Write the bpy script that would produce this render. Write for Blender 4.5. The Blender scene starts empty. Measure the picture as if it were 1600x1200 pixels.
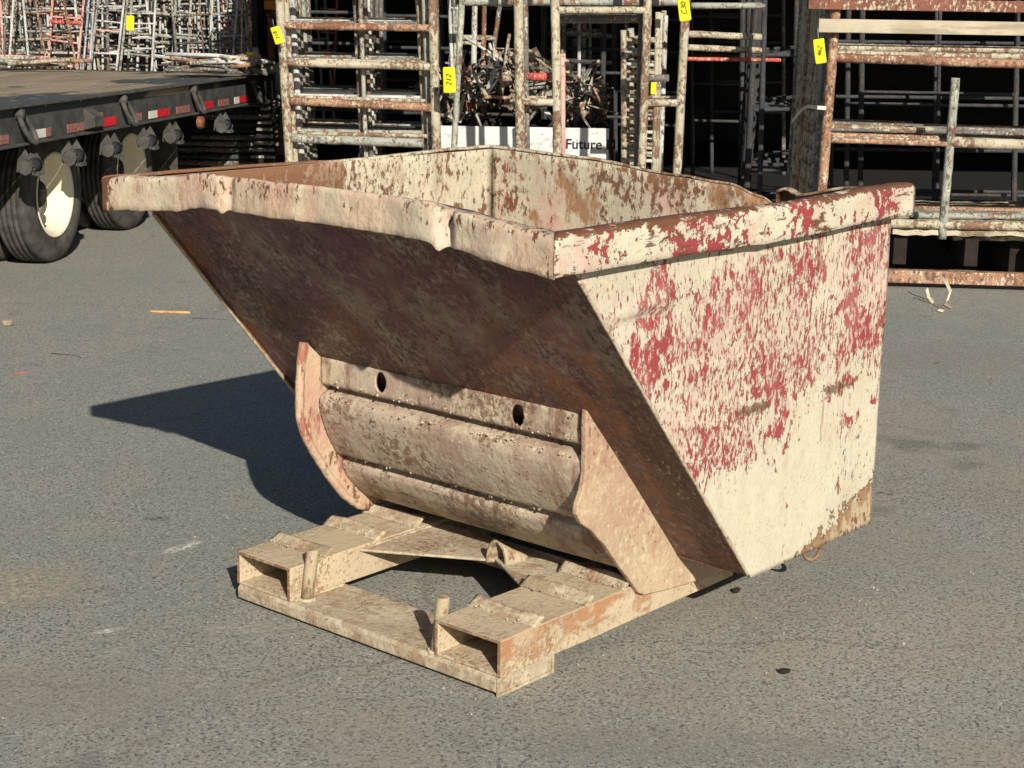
import bpy, math, random
from mathutils import Vector, Matrix, Euler
R = random.Random(7)
C = bpy.context.scene
COL = C.collection

# ------------------------------------------------------------------ camera
CAMH, PITCH, ROLL, FPX = 1.6129, 0.2281, 0.0164, 2580.0
fw = Vector((0, math.cos(PITCH), -math.sin(PITCH))); rt0 = Vector((1, 0, 0)); up0 = rt0.cross(fw)
rt = math.cos(ROLL)*rt0 + math.sin(ROLL)*up0
up = -math.sin(ROLL)*rt0 + math.cos(ROLL)*up0
cd = bpy.data.cameras.new('camera'); cam = bpy.data.objects.new('camera', cd); COL.objects.link(cam)
cam.matrix_world = Matrix(((rt.x, up.x, -fw.x, 0), (rt.y, up.y, -fw.y, 0), (rt.z, up.z, -fw.z, CAMH), (0, 0, 0, 1)))
cd.sensor_width = 36; cd.lens = FPX/1600*36; cd.clip_end = 500; cd.clip_start = 0.05
C.camera = cam
def ray(px, py): return fw + rt*(px-800)/FPX - up*(py-600)/FPX
def W(px, py, Y):                                    # point of the place seen at a pixel, Y metres ahead
    d = ray(px, py); return Vector((0, 0, CAMH)) + d*(Y/d.y)
def G(px, py, z=0.0):
    d = ray(px, py); return Vector((0, 0, CAMH)) + d*((z-CAMH)/d.z)

# ------------------------------------------------------------------ light
SUN = Vector((0.2467, -0.852, 0.462)).normalized()
EL = math.asin(SUN.z); AZ = math.atan2(SUN.x, SUN.y)
w = bpy.data.worlds.new('World'); C.world = w; w.use_nodes = True
nt = w.node_tree; sky = nt.nodes.new('ShaderNodeTexSky'); sky.sky_type = 'NISHITA'; sky.sun_disc = False
sky.sun_elevation = EL; sky.sun_rotation = AZ
nt.links.new(sky.outputs[0], nt.nodes['Background'].inputs[0]); nt.nodes['Background'].inputs[1].default_value = 0.05
ld = bpy.data.lights.new('sun', 'SUN'); ld.energy = 5.0; ld.angle = math.radians(0.5); ld.color = (1.0, 0.93, 0.80)
lo = bpy.data.objects.new('sun', ld); COL.objects.link(lo); lo.rotation_euler = SUN.to_track_quat('Z', 'Y').to_euler(); lo.location = (0, 0, 20)
C.view_settings.view_transform = 'Standard'; C.view_settings.look = 'None'; C.view_settings.exposure = 0.43; C.view_settings.gamma = 1
C.render.engine = 'CYCLES'

# ------------------------------------------------------------------ node helper
class NT:
    def __init__(s, name):
        s.m = bpy.data.materials.new(name); s.m.use_nodes = True; s.t = s.m.node_tree; s.b = s.t.nodes['Principled BSDF']
        s.b.inputs['Specular IOR Level'].default_value = 0.25
        s.tc = s.t.nodes.new('ShaderNodeTexCoord').outputs['Object']; s.seed = R.random()*50
    def n(s, k): return s.t.nodes.new(k)
    def put(s, i, v):
        if isinstance(v, bpy.types.NodeSocket): s.t.links.new(v, i)
        else: i.default_value = v
    def math(s, op, a, b=0.0, clamp=False):
        x = s.n('ShaderNodeMath'); x.operation = op; x.use_clamp = clamp; s.put(x.inputs[0], a); s.put(x.inputs[1], b); return x.outputs[0]
    def xyz(s):
        x = s.n('ShaderNodeSeparateXYZ'); s.t.links.new(s.tc, x.inputs[0]); return x.outputs
    def noise(s, sc, st=(1, 1, 1), det=4, rough=.55, dist=0.0, off=0.0, rot=(0, 0, 0)):
        mp = s.n('ShaderNodeMapping'); s.t.links.new(s.tc, mp.inputs[0]); mp.inputs['Scale'].default_value = st
        mp.inputs['Rotation'].default_value = rot; o = s.seed+off; mp.inputs['Location'].default_value = (o, o*.7, -o)
        x = s.n('ShaderNodeTexNoise'); s.t.links.new(mp.outputs[0], x.inputs[0]); x.inputs['Scale'].default_value = sc
        x.inputs['Detail'].default_value = det; x.inputs['Roughness'].default_value = rough; x.inputs['Distortion'].default_value = dist
        return x.outputs[0]
    def step(s, v, t, soft):                       # 0..1 over t-soft..t+soft
        x = s.n('ShaderNodeMapRange'); x.interpolation_type = 'SMOOTHSTEP'; s.put(x.inputs[0], v)
        x.inputs[1].default_value = t-soft; x.inputs[2].default_value = t+soft; return x.outputs[0]
    def mix(s, f, a, b):
        x = s.n('ShaderNodeMix'); x.data_type = 'RGBA'; s.put(x.inputs[0], f)
        for i, v in ((6, a), (7, b)):
            if isinstance(v, tuple) and len(v) == 3: v = v+(1,)
            s.put(x.inputs[i], v)
        return x.outputs[2]
    def bump(s, h, st, dist, prev=None):
        x = s.n('ShaderNodeBump'); s.put(x.inputs['Height'], h); x.inputs['Strength'].default_value = st; x.inputs['Distance'].default_value = dist
        if prev is not None: s.t.links.new(prev, x.inputs['Normal'])
        return x.outputs[0]
    def out(s, col, rough=.7, nrm=None, metal=0.0):
        s.put(s.b.inputs['Base Color'], col if isinstance(col, bpy.types.NodeSocket) else tuple(col)+(1,)); s.put(s.b.inputs['Roughness'], rough)
        s.b.inputs['Metallic'].default_value = metal
        if nrm is not None: s.t.links.new(nrm, s.b.inputs['Normal'])
        return s.m

def plain(name, col, rough=.7, var=.25, sc=14, metal=0.0):
    s = NT(name); f = s.noise(sc); c = s.mix(s.step(f, .5, .2), tuple(x*(1-var) for x in col), tuple(min(1, x*(1+var)) for x in col))
    g = s.noise(sc*6, off=3); c = s.mix(s.math('MULTIPLY', s.step(g, .62, .06), .5), c, tuple(x*.45 for x in col))
    return s.out(c, rough, s.bump(g, .3, .003), metal)

def patina(name, base, base2, layers, rough=.75, grain=.35, bscale=6, dist=.002, st0=(1, 1, 1)):
    """base paint with layers = (colour, scale, stretch, threshold, soft, cluster scale, cluster weight, mask fn, opacity, rot)"""
    s = NT(name); c = s.mix(s.step(s.noise(bscale, st0), .5, .16), base, base2)
    sp = s.noise(130, det=3, off=9); c = s.mix(s.math('MULTIPLY', s.step(sp, .6, .05), grain), c, tuple(x*.42 for x in base))
    h = None
    for i, L in enumerate(layers):
        col, sc, st, th, so, cs, cw, mask, op = L[:9]; rot = (L[9] if len(L) > 9 else None) or (0, 0, 0); i_ = i; i = L[10] if len(L) > 10 else i
        f = s.noise(sc, st, 8, .68, off=3.1*i+1, rot=rot)
        if cs: f = s.math('ADD', f, s.math('MULTIPLY', s.math('SUBTRACT', s.noise(cs, off=7.7*i+2, rot=rot), .5), cw))
        if mask: f = s.math('ADD', f, mask(s))
        k = s.step(f, th, so)
        c = s.mix(s.math('MULTIPLY', k, op), c, col)
        if op > .8: h = k if h is None else s.math('MAXIMUM', h, k)
    nb = s.bump(s.noise(60, det=6, off=20), .5, dist*1.5)
    if h is not None: nb = s.bump(s.math('SUBTRACT', 1.0, h), .6, dist, nb)
    return s.out(c, rough, nb)

CREAM = (.525, .49, .385); CREAM2 = (.47, .42, .315); RED = (.27, .045, .05); RUST = (.135, .058, .03); DKR = (.07, .03, .018); TAN = (.47, .38, .245)
def mk_lin(ax, k, c):                                # k*(coord)+c
    return lambda s: s.math('ADD', s.math('MULTIPLY', s.xyz()[ax], k), c)
def side_red(s):
    z = s.xyz()[2]; a = s.step(s.math('ADD', z, s.math('MULTIPLY', s.math('SUBTRACT', s.noise(3.5, off=70), .5), .6)), .46, .24); b = s.math('SUBTRACT', 1.0, s.step(z, 1.10, .14))
    return s.math('ADD', s.math('MULTIPLY', s.math('SUBTRACT', s.math('MULTIPLY', a, b), .74), .20), s.math('MULTIPLY', s.step(s.xyz()[1], 1.22, .08), .04))
def side_corner(s):
    o = s.xyz(); v = s.math('SUBTRACT', s.math('MULTIPLY', s.math('SUBTRACT', o[1], .88), .30), s.math('SUBTRACT', o[2], .186))
    return s.math('MULTIPLY', s.math('MINIMUM', v, .08), 3.0)
def smear(s):
    o = s.xyz(); a = s.math('ABSOLUTE', s.math('SUBTRACT', o[2], s.math('ADD', .655, s.math('MULTIPLY', o[1], -.03))))
    b = s.math('MINIMUM', s.math('ABSOLUTE', s.math('SUBTRACT', o[1], .665)), s.math('ABSOLUTE', s.math('SUBTRACT', o[1], 1.07)))
    return s.math('SUBTRACT', .26, s.math('ADD', s.math('MULTIPLY', a, 14.0), s.math('MULTIPLY', s.math('MAXIMUM', s.math('SUBTRACT', b, .05), 0.0), 6.0)))
ZS = (1, 1, .40)
M = {}
def off_left(s): return s.math('MULTIPLY', s.math('SUBTRACT', s.step(s.xyz()[0], 0, .1), 1.0), .5)
def side_red2(s): return s.math('ADD', side_red(s), off_left(s))
M['side'] = patina('peeling_cream_paint', CREAM, (.50, .455, .345), [
    ((.44, .40, .31), 45, (1, 1, .5), .56, .10, 0, 0, None, .5), ((.58, .55, .45), 20, (1, 1, .6), .60, .08, 0, 0, None, .5),
    ((.33, .295, .21), 3, (1, 1, .6), .56, .10, 0, 0, None, .3), ((.34, .31, .215), 26, (1, 1, .6), .62, .06, 3, .3, None, .4), ((.30, .28, .21), 8, (1, 1, .12), .62, .06, 0, 0, None, .35),
    ((.50, .34, .32), 6, (1, 1, .5), .60, .12, 0, 0, side_red2, .28),
    ((.46, .20, .21), 60, ZS, .60, .05, 3.2, .5, side_red2, .35, None, 2),
    ((.12, .05, .035), 40, (1, 1, .6), .606, .010, 5.5, .72, side_red2, 1.0, None, 2),
    (RED, 40, (1, 1, .6), .620, .010, 5.5, .72, side_red2, 1.0, None, 2),
    ((.13, .06, .04), 95, ZS, .618, .008, 4, .40, side_red2, .9, None, 5),
    (RED, 95, ZS, .630, .010, 4, .40, side_red2, .9, None, 5), ((.50, .44, .35), 80, (1, 1, .5), .555, .03, 0, 0, None, .75), ((.46, .27, .25), 9, (1, 1, .5), .60, .06, 0, 0, side_red2, .2),
    ((.17, .085, .05), 90, ZS, .680, .015, 8, .4, None, .9), ((.22, .13, .08), 26, (1, 1, .03), .665, .010, 3, .35, None, .6, (.75, 0, 0)), ((.25, .16, .10), 30, (1, 1, .03), .68, .010, 3, .35, None, .6, (-.5, 0, 0)),
    ((.085, .038, .018), 30, (1, 1, 1), .515, .012, 0, 0, side_corner, .95, None, 12),
    ((.27, .165, .095), 30, (1, 1, 1), .55, .02, 0, 0, side_corner, .95, None, 12),
    ((.42, .35, .24), 30, (1, 1, .4), .62, .06, 0, 0, side_corner, .7), ((.12, .06, .03), 60, (1, 1, .6), .74, .03, 9, .6, side_corner, .9),
    ((.10, .05, .02), 60, (1, 1, 1), .60, .05, 0, 0, smear, .8)], rough=.6, grain=.35)
def rim_top(s): return s.math('ADD', s.math('MULTIPLY', s.step(s.xyz()[2], 1.139, .010), .20), -.06)
def rim_edge(s): return s.math('ADD', rim_top(s), s.math('MULTIPLY', s.math('SUBTRACT', 1.0, s.step(s.xyz()[2], 1.072, .008)), .06))
M['rim_side'] = patina('chipped_red_cream_paint', CREAM, (.48, .41, .32), [
    ((.48, .30, .26), 14, (1, .6, 1), .56, .06, 0, 0, None, .6),
    ((.12, .05, .035), 48, (1, .8, .8), .565, .010, 6, .75, None, 1.0, None, 2), (RED, 48, (1, .8, .8), .582, .012, 6, .75, None, 1.0, None, 2),
    (RUST, 50, (1, .5, 1), .575, .03, 5, .5, rim_edge, 1.0), ((.10, .05, .03), 70, (1, .12, 1), .62, .02, 3, .4, None, .9), ((.40, .33, .23), 70, (1, 1, 1), .66, .03, 0, 0, None, .8)], rough=.55)
def lip_left(s): return s.math('ADD', s.math('MULTIPLY', s.step(s.math('MULTIPLY', s.xyz()[0], -1.0), .725, .03), .26), s.math('ADD', -.015, s.math('MULTIPLY', rim_edge(s), .55)))
M['lip'] = patina('scuffed_pink_cream_paint', (.52, .42, .31), (.52, .35, .26), [
    ((.56, .50, .37), 12, (1, 1, .35), .54, .08, 0, 0, None, .8), ((.40, .24, .19), 9, (1, 1, .4), .56, .07, 0, 0, None, .45), ((.36, .33, .28), 5, (1, 1, .6), .56, .06, 0, 0, None, .5), ((.34, .21, .14), 60, (1, 1, .3), .585, .06, 3, .6, None, .75), ((.38, .30, .22), 7, (1, 1, .5), .55, .10, 0, 0, None, .6),
    (RUST, 55, (1, 1, .5), .615, .03, 3, .35, lip_left, 1.0), ((.42, .36, .28), 60, (1, 1, .4), .63, .04, 0, 0, None, .7)], rough=.62, dist=.004)
def in_m(s):
    o = s.xyz(); a = s.math('MULTIPLY', s.math('SUBTRACT', 1.0, s.step(o[1], .58, .22)), .22)
    b = s.math('MULTIPLY', s.math('MULTIPLY', s.step(o[0], .12, .35), s.step(o[2], 1.0, .12)), .10)
    return s.math('ADD', s.math('SUBTRACT', s.math('ADD', a, b), .03), s.math('MULTIPLY', s.step(o[2], 1.05, .10), .03))
def in_or(s): return s.math('SUBTRACT', s.math('MULTIPLY', s.step(s.xyz()[0], .0, .35), .15), .05)
M['inside'] = patina('rusted_inner_paint', (.52, .465, .35), (.43, .39, .295), [
    ((.50, .31, .26), 6, (1, 1, .7), .58, .06, 0, 0, None, .7), ((.30, .25, .18), 12, (1, 1, .3), .56, .08, 0, 0, None, .55),
    ((.26, .13, .06), 11, (1, 1, .5), .575, .06, 2.2, .8, in_or, .9), ((.30, .05, .045), 30, ZS, .66, .015, 3, .6, None, .9),
    (RUST, 46, (1, 1, .6), .575, .045, 3.0, .75, in_m, .95), ((.20, .095, .05), 6, (1, 1, .4), .60, .08, 0, 0, in_m, .8), ((.11, .055, .03), 80, (1, 1, .5), .63, .02, 5, .4, None, .9)], rough=.75)
SR = (0, .55, 0)
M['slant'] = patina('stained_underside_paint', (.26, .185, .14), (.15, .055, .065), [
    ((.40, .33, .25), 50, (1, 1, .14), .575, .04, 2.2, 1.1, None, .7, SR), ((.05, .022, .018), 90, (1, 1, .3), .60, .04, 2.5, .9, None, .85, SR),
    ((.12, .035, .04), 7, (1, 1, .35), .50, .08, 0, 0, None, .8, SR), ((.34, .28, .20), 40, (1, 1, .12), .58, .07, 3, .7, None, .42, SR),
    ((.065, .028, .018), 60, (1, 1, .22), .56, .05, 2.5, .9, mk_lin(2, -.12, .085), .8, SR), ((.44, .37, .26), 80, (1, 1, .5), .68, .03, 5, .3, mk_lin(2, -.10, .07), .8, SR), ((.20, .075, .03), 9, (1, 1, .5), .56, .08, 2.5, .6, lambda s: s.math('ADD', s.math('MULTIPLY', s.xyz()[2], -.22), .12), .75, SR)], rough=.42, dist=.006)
M['rocker'] = patina('dusty_pink_rust_paint', (.45, .35, .23), (.39, .285, .195), [
    ((.34, .20, .15), 8, (1, 1, 1), .54, .12, 0, 0, mk_lin(2, .45, -.17), .75), (RUST, 50, (1, 1, .7), .635, .06, 4, .5, mk_lin(2, .18, -.07), .75),
    ((.55, .46, .31), 40, (1, 1, 1), .60, .06, 4, .3, None, .6), ((.24, .12, .07), 110, (1, 1, 1), .64, .04, 0, 0, None, .7)], rough=.8, dist=.005)
M['rocker_left'] = patina('red_streaked_rocker_paint', (.46, .34, .235), (.42, .26, .19), [
    ((.30, .10, .07), 26, (1, 1, .3), .545, .05, 4, .7, None, .9), (RUST, 40, (1, 1, .4), .575, .04, 4, .6, None, .95), ((.54, .45, .32), 50, (1, 1, .6), .60, .05, 0, 0, None, .6)], rough=.7, dist=.004)
M['curved'] = patina('caked_cement_paint', (.47, .395, .285), (.40, .32, .25), [
    ((.24, .15, .11), 6, (1, 1, .7), .57, .08, 0, 0, None, .7), ((.30, .20, .16), 9, (1, 1, 1), .54, .08, 0, 0, None, .65), ((.17, .095, .06), 46, (1, 1, 1), .64, .07, 2.5, 1.2, None, .85),
    ((.57, .50, .35), 60, (1, 1, 1), .62, .04, 4, .3, None, .7), ((.08, .04, .025), 90, (1, 1, 1), .65, .03, 5, .6, None, 1.0), ((.16, .085, .05), 18, (1, 1, .25), .57, .06, 0, 0, lambda s: s.math('ADD', -.06, s.math('MULTIPLY', s.step(s.math('ABSOLUTE', s.xyz()[0]), .34, .10), .10)), .75)], rough=.8, dist=.004)
M['base'] = patina('cement_dust_on_steel', (.44, .37, .27), (.37, .31, .225), [
    ((.55, .47, .34), 14, (1, 1, 1), .56, .10, 0, 0, None, .7), ((.27, .195, .125), 50, (1, 1, 1), .61, .08, 3, 1.1, None, .75), ((.25, .185, .12), 30, (.5, 1, 1.5), .60, .06, 5, .5, lambda s: s.math('MULTIPLY', s.math('SUBTRACT', 1.0, s.step(s.xyz()[2], .03, .02)), .06), .7),
    ((.20, .11, .06), 80, (1, 1, 1), .64, .03, 5, .5, None, .85), ((.27, .145, .085), 14, (1, 1, 1), .60, .06, 3, .4, None, .6), ((.26, .235, .13), 7, (1, 1, 1), .68, .03, 0, 0, None, .5)], rough=.9, dist=.006)
def tube_rust(s):
    o = s.xyz(); return s.math('ADD', s.math('MULTIPLY', s.step(s.math('ABSOLUTE', o[0]), .474, .002), s.math('ADD', .12, s.math('MULTIPLY', s.math('SUBTRACT', o[2], .12), 2.2))), s.math('SUBTRACT', s.math('MULTIPLY', s.step(o[1], .5, .5), .03), .07))
M['tube'] = patina('dusty_rusting_tube_steel', (.48, .39, .27), (.42, .335, .225), [
    ((.34, .155, .075), 22, (1, .6, 1), .55, .06, 4, .5, tube_rust, .85), ((.30, .16, .08), 80, (1, 1, 1), .60, .03, 5, .5, None, .85),
    ((.45, .37, .255), 9, (1, 1, 1), .52, .05, 0, 0, lambda s: s.math('MULTIPLY', s.step(s.xyz()[2], .1415, .001), 1.0), .7), ((.28, .19, .11), 70, (1, 1, 1), .65, .04, 4, .4, None, .75)], rough=.9, dist=.004)
M['pin'] = patina('worn_pin_steel', (.45, .39, .28), (.34, .27, .18), [((.2, .11, .06), 60, (1, 1, .5), .57, .04, 0, 0, None, .9)], rough=.8)

# ------------------------------------------------------------------ mesh helper
class MB:
    def __init__(s): s.v = []; s.f = []; s.mi = []; s.sm = []
    def face(s, idx, mi=0, sm=False): s.f.append(tuple(idx)); s.mi.append(mi); s.sm.append(sm)
    def box(s, a, b, mi=0, rot=None, org=None):
        n = len(s.v); pts = [Vector((x, y, z)) for x in (a[0], b[0]) for y in (a[1], b[1]) for z in (a[2], b[2])]
        if rot is not None: pts = [rot @ (p-Vector(org or (0, 0, 0)))+Vector(org or (0, 0, 0)) for p in pts]
        s.v += pts
        for q in ((0, 1, 3, 2), (4, 6, 7, 5), (0, 4, 5, 1), (2, 3, 7, 6), (0, 2, 6, 4), (1, 5, 7, 3)): s.face([n+i for i in q], mi)
        return s
    def tube(s, pts, r, k=10, jit=0.0, cap=True, mi=0, step=None, rnd=R):
        pts = [Vector(p) for p in pts]
        if step:
            q = []
            for a, b in zip(pts, pts[1:]):
                m = max(1, int((b-a).length/step)); q += [a.lerp(b, i/m) for i in range(m)]
            pts = q+[pts[-1]]
        rings = []
        t0 = (pts[1]-pts[0]).normalized(); u = t0.orthogonal().normalized()
        for i, p in enumerate(pts):
            t = (pts[min(i+1, len(pts)-1)]-pts[max(i-1, 0)]).normalized(); u = (u-t*u.dot(t)).normalized(); vv = t.cross(u)
            rr = r[i] if isinstance(r, (list, tuple)) else r
            n = len(s.v)
            for j in range(k):
                a = 2*math.pi*j/k; s.v.append(p+(u*math.cos(a)+vv*math.sin(a))*rr*(1+jit*rnd.uniform(-1, 1)))
            rings.append(n)
        for a, b in zip(rings, rings[1:]):
            for j in range(k): s.face((a+j, a+(j+1) % k, b+(j+1) % k, b+j), mi, True)
        if cap: s.face([rings[0]+j for j in range(k)][::-1], mi); s.face([rings[-1]+j for j in range(k)], mi)
        return s
    def prism(s, poly, ax, a, b, mi=0):              # polygon in the two other axes, extruded a..b along ax
        def P(u, v, t): return Vector((t, u, v)) if ax == 0 else Vector((u, t, v)) if ax == 1 else Vector((u, v, t))
        n = len(s.v); m = len(poly); s.v += [P(u, v, a) for u, v in poly]+[P(u, v, b) for u, v in poly]
        s.face(list(range(n, n+m)), mi); s.face(list(range(n+m, n+2*m))[::-1], mi)
        for i in range(m): s.face((n+i, n+m+i, n+m+(i+1) % m, n+(i+1) % m), mi)
        return s
    def slab(s, P, nu, nv, t, m0=0, m1=0):           # P(u,v) outer face, solidified by t against the normal du x dv
        g = [[Vector(P(i/nu, j/nv)) for j in range(nv+1)] for i in range(nu+1)]
        n = len(s.v); ix = lambda i, j: n+i*(nv+1)+j; N2 = (nu+1)*(nv+1)
        for row in g: s.v += row
        for i in range(nu+1):
            for j in range(nv+1):
                du = g[min(i+1, nu)][j]-g[max(i-1, 0)][j]; dv = g[i][min(j+1, nv)]-g[i][max(j-1, 0)]
                s.v.append(g[i][j]-du.cross(dv).normalized()*t)
        for i in range(nu):
            for j in range(nv):
                q = (ix(i, j), ix(i+1, j), ix(i+1, j+1), ix(i, j+1)); s.face(q, m0, True); s.face([x+N2 for x in q][::-1], m1, True)
        for i in range(nu):
            for j in (0, nv): s.face((ix(i, j), ix(i+1, j), ix(i+1, j)+N2, ix(i, j)+N2), m0)
        for j in range(nv):
            for i in (0, nu): s.face((ix(i, j), ix(i, j+1), ix(i, j+1)+N2, ix(i, j)+N2), m0)
        return s
    def lathe(s, prof, k=40, mi=0, ax=0, c=(0, 0, 0)):   # prof = [(t along axis x, radius)], open profile
        n = len(s.v); m = len(prof)
        for j in range(k):
            a = 2*math.pi*j/k
            for t, r in prof: s.v.append(Vector((c[0]+t, c[1]+r*math.cos(a), c[2]+r*math.sin(a))))
        for j in range(k):
            for i in range(m-1): s.face((n+j*m+i, n+j*m+i+1, n+((j+1) % k)*m+i+1, n+((j+1) % k)*m+i), mi, True)
        return s
    def mesh(s, name, mats, fix=True):
        me = bpy.data.meshes.new(name); me.from_pydata([tuple(v) for v in s.v], [], s.f)
        for m in (mats if isinstance(mats, (list, tuple)) else [mats]): me.materials.append(m)
        me.polygons.foreach_set('material_index', s.mi); me.polygons.foreach_set('use_smooth', s.sm)
        if fix:
            import bmesh
            b = bmesh.new(); b.from_mesh(me); bmesh.ops.recalc_face_normals(b, faces=b.faces); b.to_mesh(me); b.free()
        me.update(); return me
    def build(s, name, mats, parent=None, bevel=0.0, fix=True):
        o = bpy.data.objects.new(name, s.mesh(name, mats, fix)); COL.objects.link(o); o.parent = parent
        if bevel:
            b = o.modifiers.new('b', 'BEVEL'); b.width = bevel; b.segments = 2; b.limit_method = 'ANGLE'; b.angle_limit = math.radians(40)
        return o
def tag(o, label=None, cat=None, group=None, kind=None):
    for k, v in (('label', label), ('category', cat), ('group', group), ('kind', kind)):
        if v: o[k] = v
    return o
def empty(name, loc=(0, 0, 0), rz=0.0):
    o = bpy.data.objects.new(name, None); COL.objects.link(o); o.location = loc; o.rotation_euler = (0, 0, rz); o.empty_display_size = .1; return o
def copy_tree(o, parent=None):
    c = o.copy(); COL.objects.link(c); c.parent = parent
    for ch in list(o.children): copy_tree(ch, c)
    return c
def gs(x, c, w_): return math.exp(-((x-c)/w_)**2)
def interp(x, tab):
    if x <= tab[0][0]: return tab[0][1]
    for (a, fa), (b, fb) in zip(tab, tab[1:]):
        if x <= b:
            t = (x-a)/(b-a); t = t*t*(3-2*t); return fa+(fb-fa)*t
    return tab[-1][1]
from mathutils import noise as MN
def nz(x, y, z, s_=1.0): return MN.noise(Vector((x*s_, y*s_, z*s_)))

# ------------------------------------------------------------------ ground
def ground():
    s = NT('worn_asphalt')
    big = s.noise(.9, det=5); mid = s.noise(5, (1, .5, 1), 5, off=4)
    c = s.mix(s.step(big, .5, .16), (.205, .213, .192), (.252, .252, .226))
    c = s.mix(s.math('MULTIPLY', s.step(mid, .58, .10), .5), c, (.265, .245, .21))
    ag = s.noise(130, det=3, rough=.6, off=6); pit = s.noise(105, (1, 1, 1), 5, .7, off=8)
    c = s.mix(s.math('MULTIPLY', s.step(ag, .58, .05), .65), c, (.42, .41, .37))
    pk = s.step(s.math('ADD', pit, s.math('MULTIPLY', s.math('SUBTRACT', big, .5), .12)), .585, .03)
    c = s.mix(s.math('MULTIPLY', pk, .80), c, (.05, .05, .046))
    c = s.mix(s.math('MULTIPLY', s.step(s.noise(220, det=2, off=11), .62, .05), .6), c, (.10, .095, .085))
    c = s.mix(s.math('MULTIPLY', s.step(s.noise(2.2, det=6, rough=.7, off=15), .64, .05), .5), c, (.15, .142, .125))
    c = s.mix(s.math('MULTIPLY', s.step(s.noise(26, (1, .35, 1), 5, .7, off=19), .70, .02), .8), c, (.52, .50, .45))
    vo = s.n('ShaderNodeTexVoronoi'); vo.feature = 'DISTANCE_TO_EDGE'; vo.inputs['Scale'].default_value = .42
    wv = s.n('ShaderNodeVectorMath'); wv.operation = 'ADD'; s.t.links.new(s.tc, wv.inputs[0])
    nn = s.n('ShaderNodeTexNoise'); nn.inputs['Scale'].default_value = 3; s.t.links.new(s.tc, nn.inputs[0])
    vs = s.n('ShaderNodeVectorMath'); vs.operation = 'SCALE'; vs.inputs['Scale'].default_value = .35; s.t.links.new(nn.outputs[1], vs.inputs[0])
    s.t.links.new(vs.outputs[0], wv.inputs[1]); s.t.links.new(wv.outputs[0], vo.inputs[0])
    crk = s.math('MULTIPLY', s.math('SUBTRACT', 1.0, s.step(vo.outputs[0], .004, .003)), s.step(big, .50, .05))
    c = s.mix(s.math('MULTIPLY', crk, .30), c, (.10, .09, .08))
    c = s.mix(s.math('MULTIPLY', s.step(s.noise(.55, (1, 1, 1), 6, .7, off=31), .56, .07), .45), c, (.27, .235, .19))
    c = s.mix(s.math('MULTIPLY', s.step(s.noise(1.2, det=5, off=61), .67, .03), .5), c, (.10, .10, .09))
    h = s.math('SUBTRACT', s.math('MULTIPLY', ag, .5), pk)
    return s.out(c, .9, s.bump(h, .7, .003))
mb = MB(); n = 24
mb.v = [Vector((-60+120*i/n, -20+120*j/n, 0)) for i in range(n+1) for j in range(n+1)]
for i in range(n):
    for j in range(n): mb.face((i*(n+1)+j, (i+1)*(n+1)+j, (i+1)*(n+1)+j+1, i*(n+1)+j+1))
tag(mb.build('ground', ground()), kind='structure')

# ------------------------------------------------------------------ the hopper
H = empty('dump_hopper', (-0.38352, 3.95359, 0), -0.71023)
tag(H, 'battered cream self-dumping steel hopper with peeling red paint on a forklift base', 'hopper')
WS, WR, Y0, Y1, YB, ZR, HR, ZB, YBK = .729, .767, -.179, 1.36, .698, 1.15, .089, .186, 1.309
def yf(z): return YB-.859*(z-ZB)
YT = yf(ZR)
TH = .007
def side_disp(y, z):
    d = .0035*nz(y, z, 1.3, 3)+.0012*nz(y, z, 4.3, 12)
    d += .012*gs(y, .17, .09)*gs(z, .955+.12*(y-.17), .014)-.008*gs(y, .20, .10)*gs(z, .925, .014)
    d += .006*gs(y, .26, .03)*gs(z, .955, .04)+.004*gs(y, .5, .2)*gs(z, .77, .02)
    d -= .010*gs(y, 1.2, .10)*gs(z, .27, .05)
    return d
def side(sgn):
    def P(u, v):
        z = ZB+(ZR-.009-ZB)*v; a = yf(z)-.008; y = a+(YBK-a)*u
        return (sgn*(WS+side_disp(y, z)), y, z)
    m = MB()
    if sgn > 0: m.slab(P, 90, 80, TH, 0, 1)
    else: m.slab(lambda u, v: P(1-u, v), 40, 36, TH, 0, 1)
    return m.build('side_panel', [M['side'], M['inside']], H)
side(1); side(-1)
# back: top edge beaten down
def back_drop(x): return interp(x, [(-.72, 0), (-.35, .008), (0, .035), (.18, .045), (.28, .075), (.345, .105), (.40, .09), (.6, .03), (.73, 0)])
def Pb(u, v):
    x = -WS+.007+(2*WS-.014)*u; k = v*v*v; z = ZB+(ZR-.009-back_drop(x)-ZB)*v
    return (x, YBK+.006+k*back_drop(x)*.5+.006*nz(x, z, 2, 3), z)
MB().slab(lambda u, v: Pb(1-u, v), 60, 40, TH, 0, 1).build('back_panel', [M['side'], M['inside']], H)
# slanted front
lip_up = [(-.767, 0), (-.62, .010), (-.50, .022), (-.33, .044), (-.15, .042), (.1, .044), (.38, .042), (.46, .034), (.58, .018), (.68, .006), (.767, 0)]
def Ps(u, v):
    x = -WS+.007+(2*WS-.014)*u; z = ZB+(ZR-.009-ZB)*v; k = max(0, (v-.6)/.4)**2
    z2 = z+k*interp(x, lip_up)*.75
    b = .006*nz(x, z, 5, 3)+.012*k*gs(x, .44, .08)+.0015*nz(x, z, 1, 16)
    return (x, yf(z)+b, z2)
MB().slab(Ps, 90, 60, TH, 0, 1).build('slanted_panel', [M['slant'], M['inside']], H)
MB().box((-WS+.008, YB, ZB-.001), (WS-.008, YBK, ZB+.006)).build('bottom_panel', M['slant'], H)
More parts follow.
